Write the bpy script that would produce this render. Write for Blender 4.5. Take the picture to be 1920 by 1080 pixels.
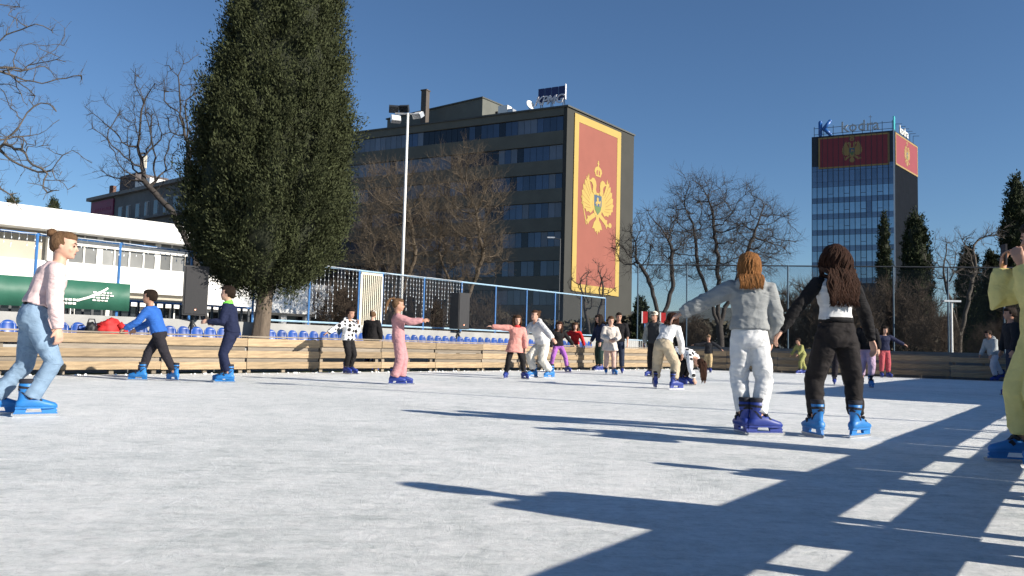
import bpy, bmesh, math, random
import numpy as np
from mathutils import Vector, Matrix, noise

random.seed(11)
rng = np.random.default_rng(11)
for o in list(bpy.data.objects):
    bpy.data.objects.remove(o)
S = bpy.context.scene
COL = S.collection
R = math.radians

# ------------------------------------------------------------------ camera
FPX, PITCH, ROLL, CAMZ = 1500.0, math.atan(109 / 1500.0), R(1.5), 0.71
c_f = Vector((0, math.cos(PITCH), math.sin(PITCH)))
c_u0 = Vector((0, -math.sin(PITCH), math.cos(PITCH)))
c_r = math.cos(ROLL) * Vector((1, 0, 0)) + math.sin(ROLL) * c_u0
c_u = -math.sin(ROLL) * Vector((1, 0, 0)) + math.cos(ROLL) * c_u0
cam_d = bpy.data.cameras.new('camera')
cam_d.sensor_width = 36
cam_d.lens = 36 * FPX / 1920
cam_d.clip_start, cam_d.clip_end = 0.05, 9000
cam = bpy.data.objects.new('camera', cam_d)
COL.objects.link(cam)
cam.matrix_world = Matrix(((c_r.x, c_u.x, -c_f.x, 0), (c_r.y, c_u.y, -c_f.y, 0), (c_r.z, c_u.z, -c_f.z, CAMZ), (0, 0, 0, 1)))
S.camera = cam

# ------------------------------------------------------------------ sky, sun, exposure
SUN_EL = R(24)
SUN_AZ = Vector((0.895, -0.446, 0)).normalized()
w = bpy.data.worlds.new('World')
S.world = w
w.use_nodes = True
wn = w.node_tree.nodes
bg = wn['Background']
sky = wn.new('ShaderNodeTexSky')
sky.sky_type = 'NISHITA'
sky.sun_disc = False
sky.sun_elevation = SUN_EL
sky.sun_rotation = math.atan2(SUN_AZ.x, SUN_AZ.y)
sky.altitude = 50
sky.air_density = 1.0
sky.dust_density = 0.0
sky.ozone_density = 6.0
w.node_tree.links.new(sky.outputs[0], bg.inputs[0])
bg.inputs[1].default_value = 0.065
sun_d = bpy.data.lights.new('sun', 'SUN')
sun_d.energy = 4.75
sun_d.angle = R(0.5)
sun_d.color = (1.0, 0.93, 0.82)
sun = bpy.data.objects.new('sun', sun_d)
COL.objects.link(sun)
sdir = (SUN_AZ * math.cos(SUN_EL) + Vector((0, 0, math.sin(SUN_EL)))).normalized()
sun.rotation_euler = (-sdir).to_track_quat('-Z', 'Y').to_euler()
sun.location = (20, -10, 30)
vs = S.view_settings
vs.view_transform = 'Standard'
vs.look = 'None'
vs.gamma = 1
vs.use_curve_mapping = False
vs.exposure = 0.75

# ------------------------------------------------------------------ helpers
def ray(px, py):
    return c_f + (px - 960) / FPX * c_r + (540 - py) / FPX * c_u
def at(px, py, Y):
    d = ray(px, py)
    return Vector((0, 0, CAMZ)) + d * (Y / d.y)
def gp(px, py, z=0.0):
    d = ray(px, py)
    return Vector((0, 0, CAMZ)) + d * ((z - CAMZ) / d.z)

def tag(o, label=None, cat=None, group=None, kind=None):
    if label: o['label'] = label
    if cat: o['category'] = cat
    if group: o['group'] = group
    if kind: o['kind'] = kind
    return o
def empty(name, loc=(0, 0, 0), rz=0.0, label=None, cat=None, group=None):
    o = bpy.data.objects.new(name, None)
    o.empty_display_size = 0.2
    COL.objects.link(o)
    o.location = loc
    o.rotation_euler = (0, 0, rz)
    return tag(o, label, cat, group)
def link(name, me, parent=None, loc=None, rot=None, m=None):
    o = bpy.data.objects.new(name, me)
    COL.objects.link(o)
    if parent: o.parent = parent
    if loc is not None: o.location = loc
    if rot is not None: o.rotation_euler = rot
    if m:
        if me.materials:
            o.material_slots[0].link = 'OBJECT'
            o.material_slots[0].material = m
        else:
            me.materials.append(m)
    return o
def copy_tree(o, parent=None):
    c = o.copy()
    COL.objects.link(c)
    c.parent = parent
    for ch in KIDS.get(o.name, []):
        copy_tree(ch, c)
    return c
KIDS = {}

def frame_of(d):
    d = d.normalized()
    ref = Vector((0, 0, 1)) if abs(d.z) < 0.9 else Vector((1, 0, 0))
    a = d.cross(ref).normalized()
    return a, a.cross(d).normalized()

class MB:
    def __init__(s):
        s.v, s.f, s.mi = [], [], []
        s.cur = 0
    def face(s, idx):
        s.f.append(idx)
        s.mi.append(s.cur)
        return s
    def box(s, c, size, M=None):
        n = len(s.v)
        c = Vector(c)
        for dx in (-.5, .5):
            for dy in (-.5, .5):
                for dz in (-.5, .5):
                    p = Vector((dx * size[0], dy * size[1], dz * size[2]))
                    if M is not None: p = M @ p
                    s.v.append(tuple(c + p))
        for q in ((0, 1, 3, 2), (4, 6, 7, 5), (0, 4, 5, 1), (2, 3, 7, 6), (0, 2, 6, 4), (1, 5, 7, 3)):
            s.face(tuple(n + i for i in q))
        return s
    def loft(s, rings, cap=True):
        n0, k = len(s.v), len(rings[0])
        for r in rings:
            s.v.extend(tuple(p) for p in r)
        for i in range(len(rings) - 1):
            for j in range(k):
                a = n0 + i * k + j
                b = n0 + i * k + (j + 1) % k
                s.face((a, b, b + k, a + k))
        if cap:
            s.face(tuple(n0 + j for j in reversed(range(k))))
            s.face(tuple(n0 + (len(rings) - 1) * k + j for j in range(k)))
        return s
    def tube(s, pts, rad, n=8, cap=True):
        pts = [Vector(p) for p in pts]
        if not isinstance(rad, (list, tuple)): rad = [rad] * len(pts)
        rings = []
        a = None
        for i, p in enumerate(pts):
            d = (pts[min(i + 1, len(pts) - 1)] - pts[max(i - 1, 0)])
            d = d.normalized() if d.length > 1e-9 else Vector((0, 0, 1))
            if a is None:
                a, b = frame_of(d)
            else:
                a = (a - d * a.dot(d))
                a = a.normalized() if a.length > 1e-6 else frame_of(d)[0]
                b = a.cross(d).normalized()
            r = rad[i]
            rings.append([p + (a * math.cos(2 * math.pi * j / n) + b * math.sin(2 * math.pi * j / n)) * r for j in range(n)])
        return s.loft(rings, cap)
    def ell(s, c, r, M=None, nu=12, nv=8):
        c = Vector(c)
        rings = []
        for i in range(nv + 1):
            ph = -math.pi / 2 + math.pi * (i + 0.0) / nv
            if i == 0: ph += 0.08
            if i == nv: ph -= 0.08
            ring = []
            for j in range(nu):
                t = 2 * math.pi * j / nu
                p = Vector((r[0] * math.cos(ph) * math.cos(t), r[1] * math.cos(ph) * math.sin(t), r[2] * math.sin(ph)))
                if M is not None: p = M @ p
                ring.append(c + p)
            rings.append(ring)
        return s.loft(rings)
    def prism(s, poly, o, ex, ey, dep):
        o, ex, ey, dep = Vector(o), Vector(ex), Vector(ey), Vector(dep)
        n0, k = len(s.v), len(poly)
        for off in (Vector((0, 0, 0)), dep):
            for (x, y) in poly:
                s.v.append(tuple(o + ex * x + ey * y + off))
        s.face(tuple(n0 + i for i in reversed(range(k))))
        s.face(tuple(n0 + k + i for i in range(k)))
        for i in range(k):
            j = (i + 1) % k
            s.face((n0 + i, n0 + j, n0 + k + j, n0 + k + i))
        return s
    def mesh(s, name, mats, smooth=False):
        me = bpy.data.meshes.new(name)
        me.from_pydata(s.v, [], s.f)
        if not isinstance(mats, (list, tuple)): mats = [mats]
        for m in mats:
            if m: me.materials.append(m)
        if len(mats) > 1:
            me.polygons.foreach_set('material_index', s.mi)
        if smooth:
            me.polygons.foreach_set('use_smooth', [True] * len(me.polygons))
        bm = bmesh.new()
        bm.from_mesh(me)
        bmesh.ops.recalc_face_normals(bm, faces=bm.faces)
        bm.to_mesh(me)
        bm.free()
        return me
    def build(s, name, mats, parent=None, smooth=False, loc=None, rot=None):
        return link(name, s.mesh(name, mats, smooth), parent, loc, rot)

def mesh_np(name, V, Fq, m, smooth=False):
    """fast mesh from numpy arrays, faces all tris or all quads"""
    me = bpy.data.meshes.new(name)
    k = Fq.shape[1]
    me.vertices.add(len(V))
    me.vertices.foreach_set('co', V.astype(np.float32).ravel())
    me.loops.add(Fq.size)
    me.loops.foreach_set('vertex_index', Fq.astype(np.int32).ravel())
    me.polygons.add(len(Fq))
    me.polygons.foreach_set('loop_start', np.arange(0, Fq.size, k, dtype=np.int32))
    me.update(calc_edges=True)
    if smooth:
        me.polygons.foreach_set('use_smooth', np.ones(len(Fq), dtype=bool))
    me.materials.append(m)
    return me

# ------------------------------------------------------------------ materials
def nodes(m):
    m.use_nodes = True
    nt = m.node_tree
    return nt, nt.nodes, nt.links, nt.nodes['Principled BSDF']
def ramp(nd, stops):
    r = nd.new('ShaderNodeValToRGB')
    e = r.color_ramp.elements
    while len(e) < len(stops): e.new(0.5)
    for el, (p, c) in zip(e, stops):
        el.position = p
        el.color = (*c, 1) if len(c) == 3 else c
    return r
def mul(c, k): return tuple(min(1.0, max(0.0, x * k)) for x in c)
def mat(name, col, rough=0.7, var=0.12, scale=6.0, bump=0.0, bscale=60.0, metal=0.0, spec=0.5, rand=0.0, stretch=(1, 1, 1), island=0.0, detail=6, folds=0.0):
    m = bpy.data.materials.new(name)
    nt, nd, lk, p = nodes(m)
    p.inputs['Roughness'].default_value = rough
    p.inputs['Metallic'].default_value = metal
    p.inputs['Specular IOR Level'].default_value = spec
    tc = nd.new('ShaderNodeTexCoord')
    mp = nd.new('ShaderNodeMapping')
    mp.inputs['Scale'].default_value = stretch
    lk.new(tc.outputs['Object'], mp.inputs[0])
    n1 = nd.new('ShaderNodeTexNoise')
    n1.inputs['Scale'].default_value = scale
    n1.inputs['Detail'].default_value = detail
    n1.inputs['Roughness'].default_value = 0.62
    lk.new(mp.outputs[0], n1.inputs['Vector'])
    rp = ramp(nd, [(0.3, mul(col, 1 - var)), (0.7, mul(col, 1 + var))])
    lk.new(n1.outputs[0], rp.inputs[0])
    out = rp.outputs[0]
    if rand or island:
        hv = nd.new('ShaderNodeHueSaturation')
        if rand:
            oi = nd.new('ShaderNodeObjectInfo')
            src = oi.outputs['Random']
            k = rand
        else:
            g = nd.new('ShaderNodeNewGeometry')
            src = g.outputs['Random Per Island']
            k = island
        mr = nd.new('ShaderNodeMapRange')
        mr.inputs[3].default_value = 1 - k
        mr.inputs[4].default_value = 1 + k
        lk.new(src, mr.inputs[0])
        lk.new(mr.outputs[0], hv.inputs['Value'])
        lk.new(out, hv.inputs['Color'])
        out = hv.outputs[0]
    lk.new(out, p.inputs['Base Color'])
    if bump:
        n2 = nd.new('ShaderNodeTexNoise')
        n2.inputs['Scale'].default_value = bscale
        n2.inputs['Detail'].default_value = 5
        lk.new(mp.outputs[0], n2.inputs['Vector'])
        b = nd.new('ShaderNodeBump')
        b.inputs['Strength'].default_value = bump
        b.inputs['Distance'].default_value = 0.02
        hsrc = n2.outputs[0]
        if folds:
            n3 = nd.new('ShaderNodeTexNoise')
            n3.inputs['Scale'].default_value = folds
            n3.inputs['Detail'].default_value = 2.5
            n3.inputs['Distortion'].default_value = 1.4
            mp3 = nd.new('ShaderNodeMapping')
            mp3.inputs['Scale'].default_value = (1, 1, 1.7)
            lk.new(tc.outputs['Object'], mp3.inputs[0])
            lk.new(mp3.outputs[0], n3.inputs['Vector'])
            ma = nd.new('ShaderNodeMath')
            ma.operation = 'MULTIPLY_ADD'
            ma.inputs[1].default_value = 0.10
            lk.new(n2.outputs[0], ma.inputs[0])
            lk.new(n3.outputs[0], ma.inputs[2])
            hsrc = ma.outputs[0]
            b.inputs['Distance'].default_value = 0.075
        lk.new(hsrc, b.inputs['Height'])
        lk.new(b.outputs[0], p.inputs['Normal'])
    return m

M = {}
M['ground'] = mat('pavement', (0.16, 0.15, 0.14), 0.9, 0.25, 0.6, 0.4, 30)
M['grass'] = mat('turf', (0.075, 0.10, 0.035), 0.95, 0.35, 8, 0.6, 90)
M['plank'] = mat('raw_plank', (0.30, 0.218, 0.130), 0.75, 0.34, 5, 0.25, 40, rand=0.30, stretch=(0.5, 6, 6))
M['plank_grey'] = mat('weathered_plank', (0.22, 0.185, 0.145), 0.85, 0.25, 5, 0.3, 40, rand=0.3, stretch=(0.5, 6, 6))
M['concrete'] = mat('concrete', (0.34, 0.34, 0.33), 0.88, 0.15, 2.5, 0.3, 40)
M['concrete_dk'] = mat('old_concrete', (0.20, 0.20, 0.19), 0.88, 0.2, 1.2, 0.3, 30)
M['blue_pl'] = mat('blue_seat_plastic', (0.012, 0.058, 0.26), 0.38, 0.12, 3, 0, rand=0.22)
M['blue_paint'] = mat('blue_fence_paint', (0.045, 0.16, 0.40), 0.45, 0.15, 8)
M['pale_paint'] = mat('pale_blue_paint', (0.30, 0.45, 0.58), 0.5, 0.15, 8)
M['white_paint'] = mat('white_paint', (0.78, 0.77, 0.73), 0.5, 0.05, 5)
M['cream_paint'] = mat('cream_gate_paint', (0.72, 0.66, 0.52), 0.5, 0.06, 5)
M['black_pl'] = mat('black_plastic', (0.012, 0.012, 0.014), 0.55, 0.1, 20)
M['grille'] = mat('speaker_grille', (0.030, 0.030, 0.033), 0.6, 0.2, 80, 0.4, 300, metal=0.3)
M['steel'] = mat('galvanised_steel', (0.55, 0.56, 0.57), 0.4, 0.1, 8, metal=0.6)
M['dark_steel'] = mat('dark_steel', (0.05, 0.055, 0.06), 0.5, 0.1, 8, metal=0.4)
M['white_wall'] = mat('white_render', (0.80, 0.79, 0.76), 0.85, 0.04, 1.2)
M['beige_wall'] = mat('beige_render', (0.42, 0.38, 0.31), 0.85, 0.06, 1.5, 0.3, 40)
M['glass_dk'] = mat('dark_glass', (0.02, 0.022, 0.026), 0.12, 0.1, 1, spec=0.8)
M['red'] = mat('red_cloth', (0.52, 0.02, 0.02), 0.7, 0.15, 6, 0.3, 40)

def ice_material():
    m = bpy.data.materials.new('scraped_ice')
    nt, nd, lk, p = nodes(m)
    tc = nd.new('ShaderNodeTexCoord')
    co = tc.outputs['Object']
    def nz(scale, detail=8, rough=0.65, vec=co, dist=0.0):
        n = nd.new('ShaderNodeTexNoise')
        n.inputs['Scale'].default_value = scale
        n.inputs['Detail'].default_value = detail
        n.inputs['Roughness'].default_value = rough
        n.inputs['Distortion'].default_value = dist
        lk.new(vec, n.inputs['Vector'])
        return n.outputs[0]
    def math_(op, a, b=None, c=None, clamp=False):
        n = nd.new('ShaderNodeMath')
        n.operation = op
        n.use_clamp = clamp
        for i, x in enumerate((a, b, c)):
            if x is None: continue
            if isinstance(x, (int, float)): n.inputs[i].default_value = x
            else: lk.new(x, n.inputs[i])
        return n.outputs[0]
    def mp(rot, sc):
        n = nd.new('ShaderNodeMapping')
        n.inputs['Rotation'].default_value = (0, 0, rot)
        n.inputs['Scale'].default_value = sc
        lk.new(co, n.inputs[0])
        return n.outputs[0]
    # scratches: thin curved lines from warped voronoi cell edges
    warp = nd.new('ShaderNodeTexNoise')
    warp.inputs['Scale'].default_value = 0.5
    warp.inputs['Detail'].default_value = 1
    lk.new(co, warp.inputs['Vector'])
    mixv = nd.new('ShaderNodeVectorMath')
    mixv.operation = 'MULTIPLY_ADD'
    mixv.inputs[1].default_value = (1.6, 1.6, 0)
    lk.new(warp.outputs['Color'], mixv.inputs[0])
    lk.new(co, mixv.inputs[2])
    scr = None
    for sc, wd, rot, st in ((0.9, 0.005, 0.3, (1, .30, 1)), (1.5, 0.007, 1.9, (1, .16, 1)), (0.5, 0.0035, 2.6, (1, .4, 1)), (2.2, 0.009, 1.0, (1, .14, 1))):
        mpn = nd.new('ShaderNodeMapping')
        mpn.inputs['Rotation'].default_value = (0, 0, rot)
        mpn.inputs['Scale'].default_value = st
        lk.new(mixv.outputs[0], mpn.inputs[0])
        vo = nd.new('ShaderNodeTexVoronoi')
        vo.feature = 'DISTANCE_TO_EDGE'
        vo.inputs['Scale'].default_value = sc
        lk.new(mpn.outputs[0], vo.inputs['Vector'])
        line = math_('SUBTRACT', 1.0, math_('DIVIDE', vo.outputs[0], wd, clamp=True), clamp=True)
        msk = math_('MULTIPLY', math_('SUBTRACT', nz(0.6 + sc * .5, 2, .5), 0.50, clamp=True), 6.0, clamp=True)
        line = math_('MULTIPLY', line, msk)
        scr = line if scr is None else math_('MAXIMUM', scr, line)
    big = nz(0.35, 4, 0.6)
    mid = nz(3.2, 9, 0.72)
    fine = nz(34, 8, 0.8)
    stre = nz(7.0, 6, 0.7, mp(0.35, (0.35, 1.8, 1)))
    stre2 = nz(9.0, 6, 0.7, mp(-0.75, (0.3, 2.0, 1)))
    pat = nz(9.5, 12, 0.86, co, 0.5)
    t = math_('MULTIPLY_ADD', mid, 0.34, math_('MULTIPLY', big, 0.26))
    t = math_('MULTIPLY_ADD', pat, 0.40, t)
    t = math_('MULTIPLY_ADD', stre, 0.20, t)
    t = math_('MULTIPLY_ADD', stre2, 0.14, t)
    t = math_('MULTIPLY_ADD', fine, 0.24, t)
    rp = ramp(nd, [(0.66, (0.47, 0.51, 0.50)), (0.745, (0.71, 0.735, 0.715)), (0.81, (0.85, 0.86, 0.84)), (0.89, (0.97, 0.965, 0.94))])
    lk.new(t, rp.inputs[0])
    mx = nd.new('ShaderNodeMix')
    mx.data_type = 'RGBA'
    lk.new(math_('MULTIPLY', scr, 0.40), mx.inputs[0])
    lk.new(rp.outputs[0], mx.inputs[6])
    mx.inputs[7].default_value = (0.93, 0.95, 0.96, 1)
    sm = nd.new('ShaderNodeMapRange')
    sm.inputs[1].default_value = 0.36
    sm.inputs[2].default_value = 0.52
    sm.inputs[3].default_value = 0.74
    sm.inputs[4].default_value = 1.0
    lk.new(nz(17, 10, 0.85, mp(-0.2, (0.7, 1.3, 1)), 0.4), sm.inputs[0])
    vm = nd.new('ShaderNodeVectorMath')
    vm.operation = 'SCALE'
    lk.new(mx.outputs[2], vm.inputs[0])
    lk.new(sm.outputs[0], vm.inputs['Scale'])
    lk.new(vm.outputs[0], p.inputs['Base Color'])
    rr = nd.new('ShaderNodeMapRange')
    rr.inputs[1].default_value = 0.6
    rr.inputs[2].default_value = 0.95
    rr.inputs[3].default_value = 0.34
    rr.inputs[4].default_value = 0.8
    lk.new(t, rr.inputs[0])
    lk.new(rr.outputs[0], p.inputs['Roughness'])
    p.inputs['Specular IOR Level'].default_value = 0.35
    b = nd.new('ShaderNodeBump')
    b.inputs['Strength'].default_value = 0.9
    b.inputs['Distance'].default_value = 0.03
    h = math_('MULTIPLY_ADD', pat, 0.6, math_('MULTIPLY', fine, 0.35))
    h = math_('MULTIPLY_ADD', stre, 0.3, h)
    h = math_('MULTIPLY_ADD', scr, 0.08, h)
    lk.new(h, b.inputs['Height'])
    lk.new(b.outputs[0], p.inputs['Normal'])
    return m
M['ice'] = ice_material()

def net_material(name, col, cell, wire):
    m = bpy.data.materials.new(name)
    nt, nd, lk, p = nodes(m)
    p.inputs['Base Color'].default_value = (*col, 1)
    p.inputs['Roughness'].default_value = 0.9
    p.inputs['Specular IOR Level'].default_value = 0.05
    tc = nd.new('ShaderNodeTexCoord')
    mp = nd.new('ShaderNodeMapping')
    mp.inputs['Rotation'].default_value = (0, R(45), 0)
    lk.new(tc.outputs['Object'], mp.inputs[0])
    sep = nd.new('ShaderNodeSeparateXYZ')
    lk.new(mp.outputs[0], sep.inputs[0])
    res = None
    for ax in (0, 2):
        n = nd.new('ShaderNodeMath')
        n.operation = 'PINGPONG'
        n.inputs[1].default_value = cell / 2
        lk.new(sep.outputs[ax], n.inputs[0])
        l = nd.new('ShaderNodeMath')
        l.operation = 'LESS_THAN'
        l.inputs[1].default_value = wire / 2
        lk.new(n.outputs[0], l.inputs[0])
        if res is None: res = l.outputs[0]
        else:
            x = nd.new('ShaderNodeMath')
            x.operation = 'MAXIMUM'
            lk.new(res, x.inputs[0])
            lk.new(l.outputs[0], x.inputs[1])
            res = x.outputs[0]
    lk.new(res, p.inputs['Alpha'])
    return m
M['net'] = net_material('wire_net', (0.012, 0.02, 0.026), 0.05, 0.0055)
M['net_left'] = net_material('dense_wire_net', (0.012, 0.02, 0.032), 0.05, 0.007)

# ------------------------------------------------------------------ ground and ice
LB0, LBD = Vector((-8.0, 14.2, 0)), Vector((0.647, 0.762, 0)).normalized()     # left barrier line
LBN = Vector((LBD.y, -LBD.x, 0))                                              # towards the rink
RB0, RBD = Vector((1.73, 1.75, 0)), Vector((0.589, 0.808, 0)).normalized()      # right barrier line
FB0, FBD = LB0 + LBD * 22.4, Vector((0.862, -0.507, 0)).normalized()             # far barrier line
def LB(s, off=0.0, z=0.0): return LB0 + LBD * s - LBN * off + Vector((0, 0, z))  # off = behind the barrier
mb = MB()
mb.v = [(-3000, -800, -0.03), (3000, -800, -0.03), (3000, 5000, -0.03), (-3000, 5000, -0.03)]
mb.face((0, 1, 2, 3))
tag(mb.build('ground', M['ground']), kind='structure')
mb = MB()
far_end = FB0 + FBD * 13.6
pts = [LB(-16, -0.22), LB(22.3, -0.1), far_end + Vector((0, 0, 0)), RB0 - RBD * 9]
pts = [Vector((p.x, p.y, 0)) for p in pts]
mb.v = [tuple(p) for p in pts]
mb.face((0, 1, 2, 3))
tag(mb.build('ice', M['ice']), kind='structure')
mb = MB()
mb.v = [tuple(LB(-16, -0.22, -0.012)), tuple(LB(24, -0.22, -0.012)), tuple(LB(24, 1.0, -0.012)), tuple(LB(-16, 1.0, -0.012))]
mb.face((0, 1, 2, 3))
tag(mb.build('turf_strip', M['grass']), kind='structure')
# low hills on the horizon
hill_m = mat('wooded_hill', (0.055, 0.065, 0.06), 0.95, 0.3, 0.02, 0.3, 0.1)
mb = MB()
n = 70
for i in range(n):
    a = -0.85 + 1.9 * i / (n - 1)
    for j, rr_ in enumerate((900, 1150, 1400, 1800)):
        h = (0, 0.55, 1.0, 0.3)[j] * (70 + 45 * noise.noise((a * 3.1, 4.2, 0)) + 22 * noise.noise((a * 9, 1.2, 3)) + 10 * noise.noise((a * 25, j, 3)))
        mb.v.append((math.sin(a) * rr_, math.cos(a) * rr_, max(-1, h) - 1))
for i in range(n - 1):
    for j in range(3):
        mb.face((i * 4 + j, i * 4 + j + 1, (i + 1) * 4 + j + 1, (i + 1) * 4 + j))
tag(mb.build('hills', hill_m, smooth=True), kind='structure')

# ------------------------------------------------------------------ far buildings
def toloc(o, p):
    p = Vector(p) - Vector(o.location)
    c, s_ = math.cos(-o.rotation_euler[2]), math.sin(-o.rotation_euler[2])
    return Vector((p.x * c - p.y * s_, p.x * s_ + p.y * c, p.z))
def along(o, d, px):
    """distance along line o + s d where the view column px crosses it"""
    r = ray(px, 640)
    k = r.x / r.y
    return (k * o.y - o.x) / (d.x - k * d.y)
def V3(x, y, z=0.0): return Vector((x, y, z))

KP = Vector((5.55, 85.87, 0))
ka, kb = Vector((-0.886, 0.463, 0)).normalized(), Vector((0.623, 0.782, 0)).normalized()
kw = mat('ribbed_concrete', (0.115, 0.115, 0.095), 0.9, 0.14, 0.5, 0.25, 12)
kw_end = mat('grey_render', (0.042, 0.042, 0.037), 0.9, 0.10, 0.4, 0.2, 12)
kdark = mat('dark_frames', (0.018, 0.02, 0.024), 0.6, 0.1, 2)
kroof = mat('roof_cladding', (0.075, 0.08, 0.075), 0.8, 0.15, 0.5)
pane_ms = [mat('office_glass', (0.05, 0.07, 0.11), 0.12, 0.12, 0.4, spec=0.9, metal=0.35, rand=0.3),
           mat('blind_glass', (0.11, 0.13, 0.17), 0.3, 0.12, 0.6, spec=0.7, rand=0.25),
           mat('dark_office_glass', (0.010, 0.012, 0.02), 0.15, 0.1, 0.5, spec=0.5),
           mat('pale_blind', (0.19, 0.20, 0.22), 0.5, 0.1, 0.6, rand=0.2)]
kp = empty('office_building', KP, math.atan2(ka.y, ka.x), 'long dark grey office block with window bands, flag hung on its end wall', 'building')
bl = toloc(kp, KP + kb * 14.5)
LEN = 38
mb = MB()
mb.prism([(0.4, -0.35), (LEN, -0.35), (LEN + bl.x, bl.y), (0.4 + bl.x, bl.y)], (0, 0, 0), (1, 0, 0), (0, 1, 0), (0, 0, 26.6))
mb.build('core', kdark, kp)
mb = MB()
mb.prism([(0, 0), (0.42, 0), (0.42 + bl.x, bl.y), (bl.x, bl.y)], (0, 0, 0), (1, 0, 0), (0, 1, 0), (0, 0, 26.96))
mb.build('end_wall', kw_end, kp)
rows = [25.3 - 3.2 * i for i in range(8)]
tops = [27.0] + [z - 0.85 for z in rows]
bots = [z + 0.85 for z in rows] + [0]
sp_me = {}
for zt, zb in zip(tops, bots):
    mb = MB()
    mb.box((0.425 + (LEN - 0.425) / 2, -0.18, (zt + zb) / 2), (LEN - 0.43, 0.36, zt - zb))
    mb.build('spandrel', kw, kp)
pane_me = MB().box((0, 0, 0), (0.76, 0.05, 1.62)).mesh('window_pane', pane_ms[0])
rk = random.Random(5)
for ri, zc in enumerate(rows[:7]):
    band = MB().box((LEN / 2, -0.32, zc), (LEN - 1.2, 0.05, 1.69)).build('window_band', kdark, kp)
    npn = 38 if ri < 6 else 34
    state = 0
    for i in range(npn):
        if rk.random() < 0.25: state = rk.choice([0, 0, 1, 2, 2, 3, 1])
        st = state if rk.random() < 0.8 else rk.choice([0, 1, 2])
        if ri == 0 and 14 < i < 23: st = 2
        if ri == 1 and 10 < i < 18: st = 2
        if i < 10 and rk.random() < 0.75: st = rk.choice([0, 0, 1])
        link('window_pane', pane_me, band, (0.95 + i * 0.80, -0.27, zc), None, pane_ms[st])
mb = MB()
mb.prism([(-0.15, 0.15), (LEN, 0.15), (LEN + bl.x, bl.y - 0.1), (bl.x - 0.15, bl.y - 0.1)], (0, 0, 27.0), (1, 0, 0), (0, 1, 0), (0, 0, 0.18))
mb.build('roof_slab', kroof, kp)
# penthouse
P = [toloc(kp, V3(*p)) for p in ((-17.2, 104.8), (-4.13, 94.35), (-0.2, 99.5))]
q3 = P[0] + (P[2] - P[1])
mb = MB()
mb.prism([(P[0].x, P[0].y), (P[1].x, P[1].y), (P[2].x, P[2].y), (q3.x, q3.y)], (0, 0, 27.18), (1, 0, 0), (0, 1, 0), (0, 0, 3.2))
ph = mb.build('penthouse', mat('penthouse_render', (0.12, 0.125, 0.11), 0.9, 0.12, 0.8), kp)
mb = MB()
e = 0.15
cx_ = sum(p.x for p in P) / 3
mb.prism([((p.x - cx_) * 1.015 + cx_, p.y + (0.15 if i < 2 else -0.1)) for i, p in enumerate((P[0], P[1], P[2], q3))], (0, 0, 30.38), (1, 0, 0), (0, 1, 0), (0, 0, 0.16))
mb.build('penthouse_roof', kroof, ph)
MB().box(((P[1].x + P[2].x) / 2 - 0.06, (P[1].y + P[2].y) / 2, 28.3), (0.3, 1.5, 2.1)).build('door', kdark, ph)
cpos = toloc(kp, at(797, 200, 97.5))
mb = MB().box((cpos.x, cpos.y, 29.6), (0.75, 0.75, 4.9)).box((cpos.x, cpos.y, 32.1), (0.9, 0.9, 0.14))
mb.build('chimney', mat('chimney_render', (0.09, 0.075, 0.065), 0.9, 0.15, 1), kp)

ac = empty('air_conditioner', at(947, 204, 93), kp.rotation_euler[2], 'white rooftop air conditioning box beside the penthouse of the office block', 'air conditioner')
ac.location.z = 27.18
MB().box((0, 0, 0.95), (1.25, 1.1, 1.7)).build('housing', M['white_paint'], ac)
MB().box((-1.0, 0.1, 0.75), (0.65, 0.9, 1.1)).build('duct', M['steel'], ac)
MB().box((0.2, -0.2, 0.06), (1.9, 1.2, 0.12)).build('base', M['white_paint'], ac)
sd = empty('satellite_dish', at(992, 206, 88.5), 0, 'small white satellite dish on the office roof below the sign', 'satellite dish')
sd.location.z = 27.18
rings = []
Md = (Vector((0.6, -0.7, 0.35))).to_track_quat('Z', 'Y').to_matrix()
for r_, zz in ((0.02, 0), (0.25, 0.04), (0.45, 0.13), (0.55, 0.22), (0.55, 0.25), (0.44, 0.16), (0.02, 0.03)):
    rings.append([Vector((0, 0, 0.62)) + Md @ Vector((r_ * math.cos(t * math.pi / 8), r_ * math.sin(t * math.pi / 8), zz)) for t in range(16)])
MB().loft(rings).build('reflector', M['white_paint'], sd, True)
MB().tube([(0, 0, 0), (0, 0, 0.6)], 0.05).build('mount', M['steel'], sd)

def text_mesh(txt, size, ext, m, shear=0.0, bold=0.0, space=1.0):
    cu = bpy.data.curves.new('lettering', 'FONT')
    cu.body = txt
    cu.size = size
    cu.extrude = ext
    cu.shear = shear
    cu.offset = bold
    cu.space_character = space
    cu.align_x = 'CENTER'
    cu.resolution_u = 2
    o = bpy.data.objects.new('tmp', cu)
    COL.objects.link(o)
    me = bpy.data.meshes.new_from_object(o.evaluated_get(bpy.context.evaluated_depsgraph_get()))
    bpy.data.objects.remove(o)
    me.name = 'lettering'
    me.materials.clear()
    me.materials.append(m)
    return me

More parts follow.
